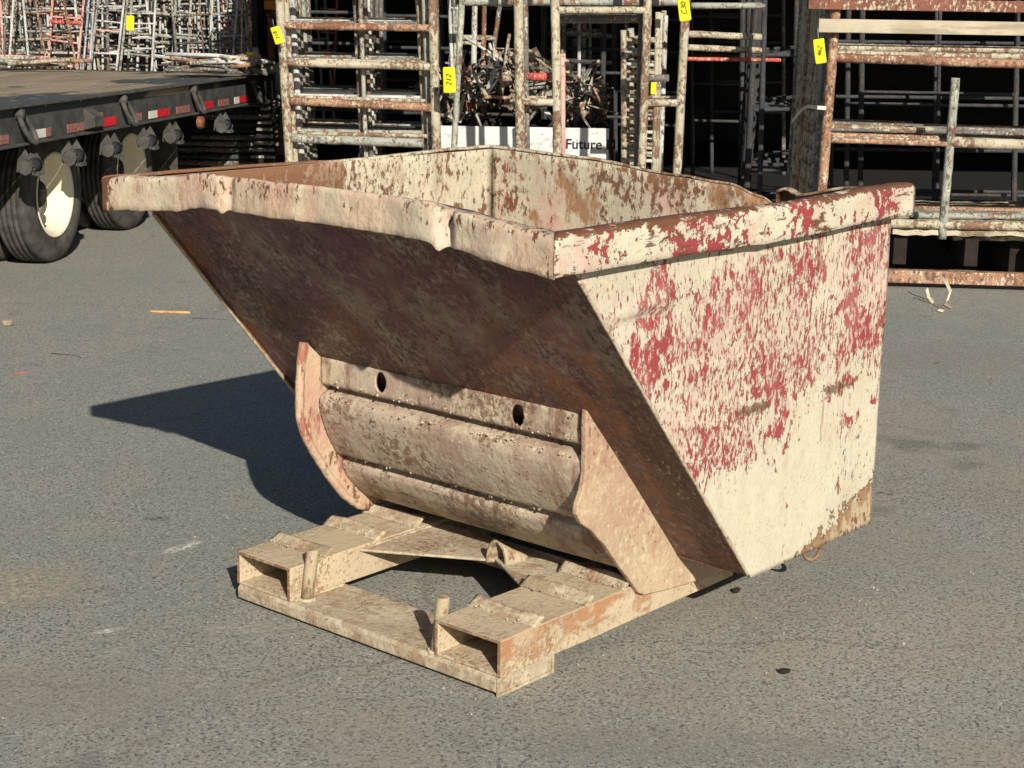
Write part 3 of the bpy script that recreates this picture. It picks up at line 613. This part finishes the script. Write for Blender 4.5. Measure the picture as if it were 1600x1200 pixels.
for i in range(2):
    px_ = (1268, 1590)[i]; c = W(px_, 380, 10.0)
    m = MB().box((c.x-.05, 9.98, .0), (c.x+.05, 11.1, .265)); tag(m.build('support_block', bpy.data.materials['shade_dark_timber'], None, .005), ('dark support block under the left end of the right frame bundle', 'dark support block under the right end of the right frame bundle')[i], 'block')
def Pcr(u, v):
    a = W(1392, 350, 9.86).x; x = a+2.6*u; y = 9.80+1.05*v+.012*nz(x, 1, 1, 9)
    return (x, y, .322+.06*v+.010*nz(x*.6, y*4, 2, 5)+.012*nz(x, y*2, 7, 14)-.02*max(0, .25-u))
tag(MB().slab(Pcr, 110, 50, .03).build('crusted_boards', patina('cement_crusted_boards', (.44, .40, .30), (.34, .30, .22), [((.20, .14, .09), 18, (.3, 1, 1), .57, .04, 3, .6, None, .9), ((.56, .53, .42), 40, (1, 1, 1), .60, .05, 0, 0, None, .7)], dist=.008), None), 'cement crusted boards forming the bottom shelf of the right frame bundle', 'boards')
# pipes lying on the bottom rungs
for i in range(6):
    a = W(1486, 352-i*5.2, 9.9+i*.13); m = MB(); L = (2.4, 2.0, 1.6, 1.2, .9, .66)[i]
    m.tube([(a.x+.02, a.y, .285+.004*i), (a.x+L*.9, a.y-.01, .282+.004*i)], .035, 8, .12, step=.06)
    tag(m.build('crusted_pipe', PM[0], None), 'cement crusted pipe lying across the bottom of the right frame bundle', 'pipe', 'pipes lying in the right bundle')
tag(MB().box((1.9, 10.4, .0), (4.2, 10.45, .262)).build('shade_filler_sheet', dk0, None), 'black sheet added in place of shade under the right frame bundle', 'sheet')  # sheet added to fill the gap with painted shade
# white strap round the bundle
m = MB(); zc = 1.0; q = [W(1291, 169, 9.76), W(1277, 168, 9.78), W(1262, 166, 10.2), W(1252, 172, 10.5), W(1237, 190, 10.55)]
def ribbon(pts, wd, nv, th=.002):
    m = MB(); n = len(pts)
    for p in pts:
        for sx in (-1, 1):
            for t in (0, 1): m.v.append(Vector(p)+Vector(nv)*wd*sx*.5+Vector((0, -th, 0))*t)
    for i in range(n-1):
        a = i*4; b_ = a+4
        for (u, v) in ((0, 1), (1, 3), (3, 2), (2, 0)): m.face((a+u, a+v, b_+v, b_+u), 0, False)
    return m
strapm = plain('white_strapping', (.62, .60, .56), .6, .1); tanm = plain('tan_strapping', (.52, .43, .31), .7, .15)
tag(ribbon(q, .022, (0, 0, 1)).build('tie_strap', strapm, fix=True), 'white plastic strap tied round the posts of the right bundle', 'strap')
g = G(1468, 478); yb = g.y
q = [W(1450, 436, yb+.25), W(1468, 431, yb+.1), W(1478, 440, yb+.02), W(1485, 455, yb-.03), W(1480, 470, yb-.05), Vector((W(1477, 477, yb).x, yb, .012)), G(1487, 481, .01), G(1497, 478, .008)]
mm = ribbon(q, .018, (.8, .1, .55)); q = [W(1448, 451, yb+.12), W(1451, 464, yb+.1), W(1458, 473, yb+.06), G(1470, 478, .014), G(1474, 486, .008), G(1466, 484, .012)]
m2 = ribbon(q, .018, (.7, .1, .6)); n0 = len(mm.v); mm.v += m2.v
for f in m2.f: mm.face([n0+i for i in f])
tag(mm.build('strap_loop', tanm), 'curled tan strap loop hanging off the rusty base beam onto the asphalt', 'strap')
tagcard(1281, 80, 17, 37, math.radians(10), 9.66, 'yellow tag marked 462 hanging on the right frame bundle', '462', 80)

for i in range(3):  # frames behind the bundle, shade put into their pipe colour
    Yd = 11.55+i*.4; x0 = 1300+R.uniform(0, 60); x1 = x0+R.uniform(200, 330)
    px_frame('scaffold', (['front']+ORD)[i]+' frame coloured dark as shade behind the right bundle', 'scaffold', Yd, [(x0, 0, x0-4, 300, 9, .02), (x1, 0, x1-6, 300, 6 if i % 2 else 9, .02), ((x0+x1)/2, 0, (x0+x1)/2-5, 300, 9, .014)],
        [(x0, y, x1, y+4, 9, .013) for y in (R.uniform(50, 90), R.uniform(120, 170), R.uniform(200, 250), R.uniform(280, 320))], zt=1.9)
for i in range(9):  # inner shed frames, coloured dark to look shaded
    Yd = 13.6+i*.42; x0 = (470, 600, 690, 850, 960, 1080, 1110, 560, 900)[i]; x1 = x0+R.uniform(70, 130)
    px_frame('scaffold', (['front']+ORD)[i]+' shade-dark frame standing deep inside the dark shed', 'scaffold', Yd, [(x0, 0, x0+2, 230, 9, .02), (x1, 0, x1, 230, (6, 9, 1)[i % 3], .02)],
        [(x0, y, x1, y+2, 9, .014) for y in (R.uniform(10, 40), R.uniform(60, 90), R.uniform(110, 150), R.uniform(170, 200))], zt=1.95)
# left bundle
YL = 11.6
f1 = px_frame('scaffold', 'front ladder frame of the left bundle with rust brown left post, behind the hopper', 'scaffold', YL,
    [(437, 0, 452, 250, 0, .031), (676, 0, 681, 200, 0, .034)],
    [(442, 40, 672, 44, 1, .026), (447, 98, 672, 104, 0, .027), (452, 158, 674, 168, 1, .028), (456, 216, 662, 224, 2, .032), (460, 275, 662, 285, 2, .03), (440, -22, 676, -20, 1, .026)])
fb = px_frame('scaffold', 'one of the ladder frame from the front in the left bundle', 'scaffold', YL+.10,
    [(446, 0, 461, 250, 0, .024), (664, 0, 672, 200, 2, .026), (563, 0, 571, 215, 2, .016)],
    [(446, 37, 668, 41, 2, .015), (452, 94, 668, 98, 0, .016), (456, 152, 668, 158, 0, .015), (460, 208, 668, 213, 0, .016)])
stack(fb, 12, .10, 'one of the ladder frame from the front in the left bundle', 'frames in the left bundle', .04, .012, [0, 2, 6, 6, 3, 6, 9])
tagcard(433, 55, 14, 26, math.radians(18), 11.45, 'small yellow tag on the top left post of the left ladder bundle', '318', 100)

# walk-through frame in the middle
YM = 11.2
px_frame('walkthrough_scaffold', 'tall walk-through scaffold frame with cement crusted legs behind the hopper', 'scaffold', YM,
    [(810, 0, 813, 225, 0, .033), (867, 0, 871, 235, 0, .031), (1012, 0, 1003, 250, 0, .030), (1072, 0, 1058, 265, 0, .031)],
    [(868, 16, 1012, 16, 0, .024), (812, 159, 868, 160, 0, .026), (1006, 161, 1062, 161, 0, .026), (812, -20, 1070, -20, 0, .026)])
px_frame('walkthrough_scaffold', 'second walk-through frame with a pink inner leg right behind the crusted one', 'scaffold', YM+.12,
    [(820, 0, 823, 225, 6, .022), (879, 80, 879, 235, 4, .020, 0, 1.27), (1004, 0, 995, 250, 6, .022)],
    [(822, 120, 868, 120, 8, .028), (1010, 122, 1045, 122, 6, .024), (822, 152, 866, 152, 0, .010), (1008, 152, 1058, 152, 0, .010), (868, 30, 1008, 29, 6, .03)])
px_frame('walkthrough_scaffold', 'wide grey-green frame whose top pipe crosses behind the tag', 'scaffold', YM+.6,
    [(1195, 0, 1190, 180, 9, .02), (722, 0, 716, 110, 2, .022)],
    [(722, 2, 1062, 3, 2, .030), (1080, 9, 1195, 9, 2, .022), (1070, 53, 1190, 58, 0, .024), (1070, 74, 1190, 79, 0, .022), (1070, 92, 1220, 94, 8, .014)])
lf = px_frame('scaffold', 'foremost narrow pale ladder frame inside the doorway of the walk-through frame', 'scaffold', YM+.9,
    [(974, 50, 975, 250, 0, .022, 0, 1.42), (1028, 20, 1022, 250, 0, .02, 0, 1.55)],
    [(976, y, 1026, y+2, (0, 2, 3)[i % 3], .013) for i, y in enumerate((62, 82, 100, 112, 124, 150, 172, 184, 205, 224, 238, 250))])
stack(lf, 4, .13, 'one of the narrow pale ladder frame from the front in the doorway', 'ladder frames in the doorway', .03, .01, [0, 2, 3], dx=.03)
hf = px_frame('scaffold', 'grey-green frame standing behind the scrap heap', 'scaffold', 13.9,
    [(716, 0, 712, 120, 2, .024), (742, 0, 740, 110, 3, .024), (757, 0, 755, 110, 1, .02), (782, 0, 768, 100, 6, .02)],
    [(712, 58, 775, 60, 2, .022), (742, 6, 800, 7, 2, .020), (712, 66, 752, 69, 0, .016)], zt=1.9)
px_frame('scaffold', 'pale thin upright frame in the dark gap beside the left bundle', 'scaffold', 12.3,
    [(702, 0, 706, 100, 3, .014, .95), (709, 0, 712, 120, 2, .012, .9)], [(702, 12, 724, 14, 3, .01), (702, 40, 722, 41, 3, .01)])
hf = px_frame('scaffold', 'one of the shade-dark grey frame from the front, deep in the shed behind the scrap crate', 'scaffold', 14.6,
    [(880, 0, 880, 150, 6, .024), (945, 0, 940, 200, 9, .024), (905, 20, 905, 150, 3, .016)], [(880, 52, 948, 55, 6, .022), (880, 95, 944, 98, 9, .022)], zt=1.9)
stack(hf, 3, .35, 'one of the shade-dark grey frame from the front, deep in the shed behind the scrap crate', 'frames deep in the shed', .25, .02, [6, 9, 2])  # dimness of these frames comes from darkened pipe colours
# arch frames in the right gap, their dark colour standing in for shade
for i in range(7):
    Ya = 12.4+i*.22; x0 = 1.72+i*.03; m = MB(); wd = .5; z = 1.9; r = .10
    ox = (1.78+.05*i)*1.0
    P = [(0, 0, z), (0, 0, .16+r), (.03, 0, .16+r*.3), (r, 0, .16), (wd-r, 0, .16), (wd-.03, 0, .16+r*.3), (wd, 0, .16+r), (wd, 0, z)]
    m.tube(P, .024, 10, .04, step=.08)
    for zz in (.5, .95, 1.35): m.tube([(0, 0, zz), (wd, 0, zz+.01)], .016, 8)
    o = m.build('arch_scaffold', PM[9]); o.location = (W(1172, 100, Ya).x+(-.02 if i % 2 else .02), Ya, -.1); o.rotation_euler = (R.uniform(-.03, .03), R.uniform(-.05, .05), .35+R.uniform(-.1, .1))
    tag(o, (['front']+ORD)[i]+' shade-dark round-cornered frame in the gap left of the right bundle', 'scaffold', 'dark arch frames in the gap')
tagcard(702, 125, 19, 39, math.radians(2), 11.3, 'large yellow tag hanging beside the scrap crate', '212', 90)
tagcard(1069, 13, 18, 38, math.radians(9), 11.0, 'yellow tag at the top of the walk-through frame', 'C30', 90)
tagcard(1021, 138, 8, 18, 0, 12.0, 'tiny yellow tag deep in the doorway of the walk-through frame')

# crate with scrap
YC = 12.4
a = W(662, 196, YC); b = W(952, 204, YC); ct = a.z
cr = empty('scrap_crate', ((a.x+b.x)/2, YC, 0)); tag(cr, 'white board crate full of scrap braces, lettered Future', 'crate'); hx = (b.x-a.x)/2
wb = patina('white_painted_board', (.56, .57, .57), (.50, .51, .51), [((.30, .28, .24), 12, (.4, 1, .8), .60, .04, 3, .5, None, .6), ((.12, .11, .10), 34, (.3, 1, 1.2), .66, .01, 4, .4, None, .8)], .5)
MB().box((-hx, 0, .12), (hx, .02, ct)).build('front_board', wb, cr, .003)
m = MB()
for x in (-hx, hx-.03): m.box((x, .021, .12), (x+.03, 1.0, ct-.01))
m.box((-hx, 1.001, .12), (hx, 1.03, ct-.01)).box((-hx, .021, .10), (hx, 1.0, .119)); m.build('side_board', bpy.data.materials['shade_dark_timber'], cr)
MB().box((-hx, .1, 0), (-hx+.1, .9, .099)).box((hx-.1, .1, 0), (hx, .9, .099)).build('skid', bpy.data.materials['shade_dark_timber'], cr)
cu = bpy.data.curves.new('t', 'FONT'); cu.body = 'Future H'; cu.size = .103; cu.offset = .002; cu.extrude = .001
t = bpy.data.objects.new('t', cu); COL.objects.link(t); bpy.context.view_layer.update()
me = bpy.data.meshes.new_from_object(t.evaluated_get(bpy.context.evaluated_depsgraph_get())); bpy.data.objects.remove(t)
me.materials.clear(); me.materials.append(plain('dark_lettering', (.01, .015, .03), .5)); t = bpy.data.objects.new('lettering', me); COL.objects.link(t); t.parent = cr
pz = W(883, 232, YC); t.location = (pz.x-cr.location.x, -.002, pz.z); t.rotation_euler = (math.radians(90), 0, 0)
RS = random.Random(11)
for i in range(250):
    u = RS.random(); px_ = 672+270*u; hh = 1.0-abs((px_-800)/150)**2*.75; hh = max(.1, hh)
    Yp = YC+.1+RS.random()*.8; base = W(px_, 192, Yp); z = base.z+RS.random()**.7*hh*.62*(1-abs(Yp-YC-.45)*.5)
    L = RS.uniform(.12, .42); m = MB(); k = RS.random()
    if k < .4: m.tube([(-L/2, 0, 0), (L/2, 0, 0)], RS.uniform(.008, .016), 7, .1)
    elif k < .7: m.box((-L/2, -.018, -.003), (L/2, .018, .003)).box((-L/2, -.018, .003), (-L/2+.006, .018, .05))
    elif k < .85: m.tube([(-.05, 0, .09), (-.05, 0, 0), (.05, 0, 0), (.05, 0, .09)], .009, 6)
    else: m.box((-.045, -.04, -.003), (.045, -.034, .09)).box((-.045, .034, -.003), (.045, .04, .09)).box((-.045, -.034, -.003), (.045, .034, .003))
    o = m.build('scaffold_bracket' if k >= .7 else 'brace_piece', PM[RS.choice([0, 0, 1, 2, 2, 3, 6, 6, 6])]); o.location = (base.x, Yp, z)
    o.rotation_euler = (RS.uniform(-.7, .7), RS.uniform(-1.5, 1.5), RS.uniform(-.8, .8))
    tag(o, 'one of the loose steel brace pieces heaped in the white crate' if k < .7 else 'one of the bent steel brackets heaped in the white crate', 'brace' if k < .7 else 'bracket', 'braces heaped in the crate' if k < .7 else 'brackets heaped in the crate')

# ------------------------------------------------------------------ shed behind
dk = plain('shade_black_metal', (.014, .014, .015), .9, .3, 3)  # near-black colour stands in for deep shade
S = empty('shading_shed', (2.0, 12, 0)); tag(S, 'dark open-fronted shed with unseen roof added for shading, behind the frame bundles', 'shed')
MB().box((-4.3, -.3, 2.75), (9, 9, 2.83)).build('unseen_roof', dk, S)  # unseen roof, added to shade what stands behind the eave
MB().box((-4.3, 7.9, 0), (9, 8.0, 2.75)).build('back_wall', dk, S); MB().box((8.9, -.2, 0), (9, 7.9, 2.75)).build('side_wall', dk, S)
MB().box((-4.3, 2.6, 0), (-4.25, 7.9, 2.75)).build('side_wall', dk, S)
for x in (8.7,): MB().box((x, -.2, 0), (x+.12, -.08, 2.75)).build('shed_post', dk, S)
MB().box((-4.2, .9, .002), (8.9, 7.9, .006)).build('shed_floor', plain('shade_black_floor', (.010, .010, .010), .95), S)  # floor coloured near-black so it reads as shaded

# ------------------------------------------------------------------ left yard: racks of frames far behind the trailer
def yard_proto(wd, hts, r, extra=()):
    m = MB()
    for x in (0, wd): m.tube([(x, 0, 0), (x, 0, 2.0)], r, 7, .06, step=.25)
    for h in hts: m.tube([(0, 0, h), (wd, 0, h)], r*.85, 7, .06)
    for a, b in extra: m.tube([a, b], r*.7, 6)
    return m
protos = [yard_proto(.40, [.15+.21*i for i in range(9)], .013), yard_proto(.62, [.3, .75, 1.0, 1.22, 1.45, 1.7], .0145), yard_proto(.9, [.5, .98, 1.12, 1.40, 1.9], .015, [((.3, 0, .98), (.3, 0, 1.9)), ((.6, 0, .98), (.6, 0, 1.9))]),
          yard_proto(.30, [.2+.15*i for i in range(12)], .012), yard_proto(.75, [.4, .86, 1.06, 1.26, 1.52], .014, [((.37, 0, .5), (.37, 0, 1.9))])]
pmesh = [p.mesh('yard_frame', PM[3]) for p in protos]
names_ = {0: 'cement crusted', 2: 'grey-green', 3: 'zinc', 4: 'pink', 5: 'blue-grey', 6: 'dark', 1: 'rusty'}
RY = random.Random(5)
KD = ('narrow ladder frame', 'medium frame', 'wide frame', 'very narrow ladder frame', 'wide braced frame')
for row, (Yr, nn) in enumerate(((17.7, 9), (18.1, 22), (18.6, 26), (19.2, 28), (19.9, 28), (20.6, 28), (21.3, 28))):
    cnt = 0
    for i in range(nn):
        px_ = -30+(i+RY.uniform(.1, .9))*450/nn; k = RY.randrange(5); mt = RY.choice([3, 3, 2, 2, 0, 6, 6, 9, 2, 3, 4])
        x = W(px_, 60, Yr).x
        if x > -2.35 and Yr < 19: continue
        cnt += 1
        o = bpy.data.objects.new('scaffold', pmesh[k]); COL.objects.link(o); o.location = (x, Yr+RY.uniform(-.15, .15), 0)
        o.material_slots[0].link = 'OBJECT'; o.material_slots[0].material = PM[mt]
        o.rotation_euler = (RY.uniform(-.06, .06), RY.uniform(-.09, .09), RY.uniform(-.4, .4))
        names_[9] = 'dull grey'
        tag(o, '%s %s, %s from left in %s yard row behind trailer' % (names_[mt].replace('cement crusted', 'crusted'), KD[k], ('first', *ORD, 'twenty-first', 'twenty-second', 'twenty-third', 'twenty-fourth', 'twenty-fifth', 'twenty-sixth', 'twenty-seventh', 'twenty-eighth')[cnt-1], (['front']+ORD)[row]), 'scaffold', 'frames crowded in the yard beyond the trailer')
px_frame('scaffold', 'tall faded pink frame with a red board at the front of the yard', 'scaffold', 17.2,
    [(82, 0, 76, 92, 4, .0135), (131, 0, 121, 107, 4, .0135)], [(80, 26, 128, 29, 4, .011), (80, 34, 128, 36, 8, .022), (77, 62, 124, 68, 4, .011), (76, 100, 121, 105, 4, .014)])
px_frame('scaffold', 'blue-grey slim frame right of the pink frame in the yard', 'scaffold', 17.3, [(139, 0, 130, 107, 5, .011), (147, 0, 140, 105, 5, .011)], [(139, 20, 147, 20, 5, .008), (136, 60, 143, 60, 5, .008)])
px_frame('scaffold', 'leaning grey ladder frame beside the yellow tag in the yard', 'scaffold', 17.35, [(153, 0, 143, 90, 2, .013), (194, 0, 184, 90, 3, .013)], [(152, 10, 192, 10, 3, .010), (150, 32, 190, 36, 3, .010), (148, 46, 188, 50, 4, .009), (145, 83, 186, 84, 3, .012)])
px_frame('scaffold', 'grey wide frame right of the yellow tag in the yard', 'scaffold', 17.4, [(199, 0, 189, 95, 2, .013), (243, 0, 238, 95, 3, .013)], [(198, 21, 240, 21, 3, .009), (196, 37, 240, 37, 3, .009), (194, 59, 239, 60, 3, .009), (192, 75, 239, 76, 3, .009)])
px_frame('scaffold', 'pale narrow frame at the far left of the yard beyond the trailer', 'scaffold', 17.2, [(21, 0, 16, 76, 3, .014), (9, 0, 7, 76, 6, .013)], [(0, 27, 20, 27, 3, .011), (0, 38, 8, 38, 3, .010)])
px_frame('scaffold', 'thin rusty leaning frame crossing in front of the pink frame', 'scaffold', 16.9, [(55, 0, 70, 82, 1, .010), (100, 0, 120, 107, 1, .011)], [(58, 18, 103, 18, 1, .009), (66, 56, 108, 59, 1, .010)])
px_frame('scaffold', 'tall grey frame left of the brown rack in the yard', 'scaffold', 17.3, [(332, 0, 328, 70, 3, .012), (372, 0, 366, 70, 3, .014), (379, 0, 378, 70, 4, .012)], [(332, 22, 372, 24, 3, .009), (330, 50, 370, 52, 2, .009)])
o = MB().box((-14, 22.0, 0), (-2.3, 22.2, 3.2)).build('yard_shade_backdrop', dk); tag(o, 'added shade-dark fence behind the crowded frames at the far left', 'backdrop')  # near-black backdrop added so gaps between frames read as shade
# clutter of fittings hung among the yard frames
for i in range(290):
    px_ = RY.uniform(-10, 385); py = RY.uniform(0, 100); Yr = RY.uniform(17.8, 21); m = MB(); L = RY.uniform(.04, .2)
    v = RY.random() < .5
    m.tube([(0, 0, 0), (0, 0, L) if v else (L, 0, RY.uniform(-.03, .03))], RY.uniform(.009, .017), 6)
    o = m.build('pipe_stub', PM[RY.choice([3, 3, 0, 2])]); o.location = W(px_, py, Yr); o.rotation_euler = (RY.uniform(-.3, .3), RY.uniform(-.3, .3), 0)
    tag(o, 'one of the short pipe ends and fittings clamped among the yard frames', 'pipe', 'pipe stubs among the yard frames')
tagcard(203, 36, 12, 22, math.radians(-3), 17.0, 'yellow tag high on the frames beyond the trailer, right of the pink frame')
tagcard(390, 90, 12, 16, 0, 13.2, 'small yellow tag on the rods heaped at the trailer rear')
# rods heaped on the trailer rear
for i in range(46):
    a = W(RY.uniform(255, 345), RY.uniform(84, 112), RY.uniform(13.0, 13.4)); b = W(RY.uniform(345, 432), RY.uniform(86, 116), RY.uniform(12.9, 13.4))
    a.z = max(a.z, 1.02); b.z = max(b.z, 1.02); mid = a.lerp(b, .5)
    m = MB().tube([a-mid, Vector((0, 0, RY.uniform(-.01, .02))), b-mid], RY.uniform(.009, .017), 7, .08)
    o = m.build('brace_rod', PM[RY.choice([2, 6, 0, 1, 3, 6])]); o.location = mid; tag(o, 'one of the rods heaped on the rear end of the trailer deck', 'rod', 'rods heaped on the trailer rear')
for i in range(16):
    x0 = RY.uniform(-40, 30); a = W(x0, RY.uniform(88, 103), 13.5+.05*i); b = W(x0+RY.uniform(50, 120), RY.uniform(90, 104), 13.6+.05*i); a.z = max(1.03, a.z); b.z = max(1.03, b.z); mid = a.lerp(b, .5)
    m = MB().tube([a-mid, b-mid], .018, 8, .05); mt = RY.choice([4, 0, 2, 3, 1]); o = m.build('loose_pipe', PM[mt]); o.location = mid
    tag(o, 'one of the %s loose pipes lying across the far left of the trailer deck' % names_[mt], 'pipe', '%s pipes lying on the deck' % names_[mt])
# brown steel rack and plate between trailer and left bundle
o = empty('steel_rack', (-2.4, 15.2, 0)); tag(o, 'brown heavy tube rack standing right of the far yard frames', 'rack'); og = Vector(o.location)
for px_ in (395, 420): a = W(px_, 0, 15.2); MB().box((a.x-og.x-.045, -.04, 0), (a.x-og.x+.045, .04, 2.1)).build('post', PM[7], o, .01)
a = W(388, 18, 15.2); b = W(442, 18, 15.2); MB().box((a.x-og.x, -.09, a.z-.04), (b.x-og.x, -.042, a.z+.04)).build('rail', PM[7], o, .01)
a = W(405, 6, 15.0); b = W(440, 6, 15.0); tag(MB().box((a.x, 15.0, a.z-.05), (b.x, 15.1, a.z+.03)).build('orange_beam', plain('orange_paint', (.62, .25, .05), .6), None, .005), 'orange beam end showing above the brown tube rack', 'beam')
a = W(405, 98, 14.2); b = W(445, 180, 14.2)
tag(MB().box((a.x, 14.2, .2), (b.x, 14.26, a.z)).build('steel_plate', plain('grey_brown_plate', (.20, .165, .13), .8), None, .004), 'upright grey-brown steel plate behind the trailer rear corner', 'plate')
for i in range(14):
    z = .08+i*.055; m = MB(); wd = .95; x0 = W(372, 200, 13.9).x
    m.tube([(0, 0, 0), (wd, 0, 0)], .022, 8).tube([(0, .9, 0), (wd, .9, 0)], .022, 8).tube([(0, 0, 0), (0, .9, 0)], .022, 8).tube([(wd, 0, 0), (wd, .9, 0)], .022, 8).tube([(wd*.5, 0, 0), (wd*.5, .9, 0)], .018, 8)
    o = m.build('added_flat_scaffold', PM[RY.choice([6, 9, 2, 6])]); o.location = (x0-.9+i*.025+RY.uniform(-.03, .03), 13.9+RY.uniform(-.03, .03), z); o.rotation_euler = (0, 0, RY.uniform(-.05, .05))
    tag(o, (['lowest']+ORD)[i]+' shade-dark frame up in the flat pile added behind the trailer', 'scaffold', 'added frames piled flat behind the trailer')  # dark pile added to fill the shade behind the trailer
for i in range(9):
    z = .33+i*.055; a = W(395+i*2.2, 200, 13.5); m = MB().box((0, 0, 0), (.20-.018*i, .3, .022)); o = m.build('edge_plate', PM[2], None, .003); o.location = (a.x-.02, 13.5+R.uniform(0, .02), z); tag(o, (['lowest']+ORD)[i]+' pale plate end up in the stack behind the trailer rear corner', 'plate', 'pale plates stacked behind the trailer')
tag(MB().box((W(396, 200, 13.5).x, 13.52, 0), (W(396, 200, 13.5).x+.2, 13.8, .33)).build('support_block', bpy.data.materials['shade_dark_timber']), 'dark block carrying the stacked pale plates', 'block')
tag(MB().box((-7.5, 14.9, 0), (-2.1, 15.0, .72)).build('low_shade_board', dk), 'low added wall in the shade behind the trailer', 'blackout')  # near-black board added where only shade lies

# grit gathered on the asphalt
m = MB(); RG = random.Random(3)
for i in range(900):
    if i < 420:
        t = RG.random(); e = RG.choice([((-.5, -.03), (.5, -.03)), ((.50, 0), (.52, 1.2)), ((-.25, .25), (.25, .3)), ((.75, .7), (.78, 1.4)), ((-.52, 0), (-.52, .6))])
        q = Vector((e[0][0]+(e[1][0]-e[0][0])*t+RG.gauss(0, .05), e[0][1]+(e[1][1]-e[0][1])*t+RG.gauss(0, .05), 0)); q = Matrix.Rotation(-.71023, 4, 'Z') @ q + Vector((-.38352, 3.95359, 0))
    else: q = G(RG.uniform(-50, 1650), RG.uniform(400, 1250)**1.0)
    r = RG.uniform(.001, .0035); n0 = len(m.v); q.z = r*.5
    for d in ((1, 0, 0), (-1, 0, 0), (0, 1, 0), (0, -1, 0), (0, 0, 1), (0, 0, -1)): m.v.append(q+Vector(d)*r*RG.uniform(.5, 1.6))
    for f in ((0, 2, 4), (2, 1, 4), (1, 3, 4), (3, 0, 4), (2, 0, 5), (1, 2, 5), (3, 1, 5), (0, 3, 5)): m.face([n0+k for k in f])
tag(m.build('grit', plain('pale_grit', (.24, .22, .175), .9, .5, 9)), 'loose grit scattered on the asphalt', 'grit', kind='stuff')
# ------------------------------------------------------------------ small litter
def chip(name, px, py, L, wd, h, rz, mat, label, cat, seed):
    m = MB(); rr = random.Random(seed); n = 8; top = []; 
    poly = [(-L/2, -wd*.2), (-L*.3, -wd*.5), (L*.2, -wd*.4), (L/2, -wd*.15), (L*.46, wd*.2), (L*.1, wd*.45), (-L*.3, wd*.5), (-L*.48, wd*.15)]
    m.prism([(a*(1+.1*rr.uniform(-1, 1)), b*(1+.3*rr.uniform(-1, 1))) for a, b in poly], 2, 0.001, h); o = m.build(name, mat, None, h*.3); o.location = G(px, py); o.rotation_euler = (0, 0, rz)
    tag(o, label, cat); return o
chip('wood_chip', 265, 489, .22, .035, .012, -.08, plain('split_wood', (.50, .29, .12), .8, .3, 30), 'splintered orange-brown wood sliver on the asphalt left of the hopper', 'wood chip', 1)
chip('stone', 12, 509, .05, .045, .03, .3, plain('tan_stone', (.26, .22, .16), .9), 'small tan stone on the asphalt at the left edge', 'stone', 2)
chip('red_scrap', 31, 584, .065, .012, .006, .5, plain('red_scrap', (.35, .10, .08), .7), 'thin red scrap of plastic on the asphalt at far left', 'scrap', 3)
chip('dark_clod', 1225, 1052, .03, .022, .012, .2, plain('black_clod', (.02, .018, .016), .9), 'small black clod on the asphalt at lower right', 'clod', 4)
chip('bark_piece', 1150, 925, .03, .02, .012, .9, plain('dark_bark', (.03, .022, .015), .9), 'dark crumb of debris on the asphalt beside the hopper base', 'debris', 5)
chip('rust_flake', 1465, 568, .035, .02, .004, .9, plain('orange_rust', (.30, .13, .06), .9), 'orange rust flake on the asphalt right of the hopper', 'rust flake', 6)
for i, (x0, y0, x1, y1) in enumerate(((80, 552, 138, 559), (300, 497, 372, 500), (1370, 770, 1395, 773))):
    a, b = G(x0, y0, .004), G(x1, y1, .004); md = a.lerp(b, .5); o = MB().tube([a-md, Vector((0, .01, .004)), b-md], .0018, 5).build('wire_scrap', PM[6]); o.location = md
    tag(o, ('thin dark wire lying on the asphalt at far left', 'thin wire lying beside the wood sliver', 'tiny wire bit on the asphalt right of the hopper')[i], 'wire')
def stain(name, px, py, sx, sy, col, label, op, sc=9, rz=0.0, k=1):
    s = NT(name+'_tint'); o_ = s.xyz()
    rr = s.math('SQRT', s.math('ADD', s.math('POWER', s.math('DIVIDE', o_[0], sx), 2.0), s.math('POWER', s.math('DIVIDE', o_[1], sy), 2.0)))
    a = s.math('MULTIPLY', s.step(s.math('SUBTRACT', s.math('ADD', s.noise(sc, det=6, rough=.7), .5), rr), .25, .28), s.math('MULTIPLY', s.step(s.noise(55, det=6, rough=.75, off=5), .5, .12), op))
    s.put(s.b.inputs['Alpha'], a); mt = s.out(col, .9)
    n = 24; m = MB(); m.v = [Vector((sx*math.cos(6.2832*i/n), sy*math.sin(6.2832*i/n), 0)) for i in range(n)]; m.face(range(n))
    o = m.build(name, mt); p = G(px, py); o.location = (p.x, p.y, .004*k); o.rotation_euler = (0, 0, rz); tag(o, kind='structure')
stain('ground_stain', 30, 920, .22, .20, (.40, .36, .27), '', .9, 7)
stain('ground_stain', 285, 857, .11, .03, (.62, .60, .55), '', .9, 22, .9)
stain('ground_stain', 168, 988, .06, .02, (.60, .58, .52), '', .8, 22, .5)
stain('ground_stain', 380, 985, .16, .06, (.40, .38, .34), '', .8, 12, .1)
stain('ground_stain', 245, 812, .06, .03, (.07, .065, .06), '', .5, 20)
stain('ground_stain', 1080, 1170, .5, .12, (.32, .30, .26), '', .4, 6, k=1)
stain('ground_stain', 110, 1090, .45, .2, (.36, .34, .30), '', .35, 5, k=1)
stain('ground_stain', 1500, 560, .6, .5, (.33, .31, .27), '', .4, 6)
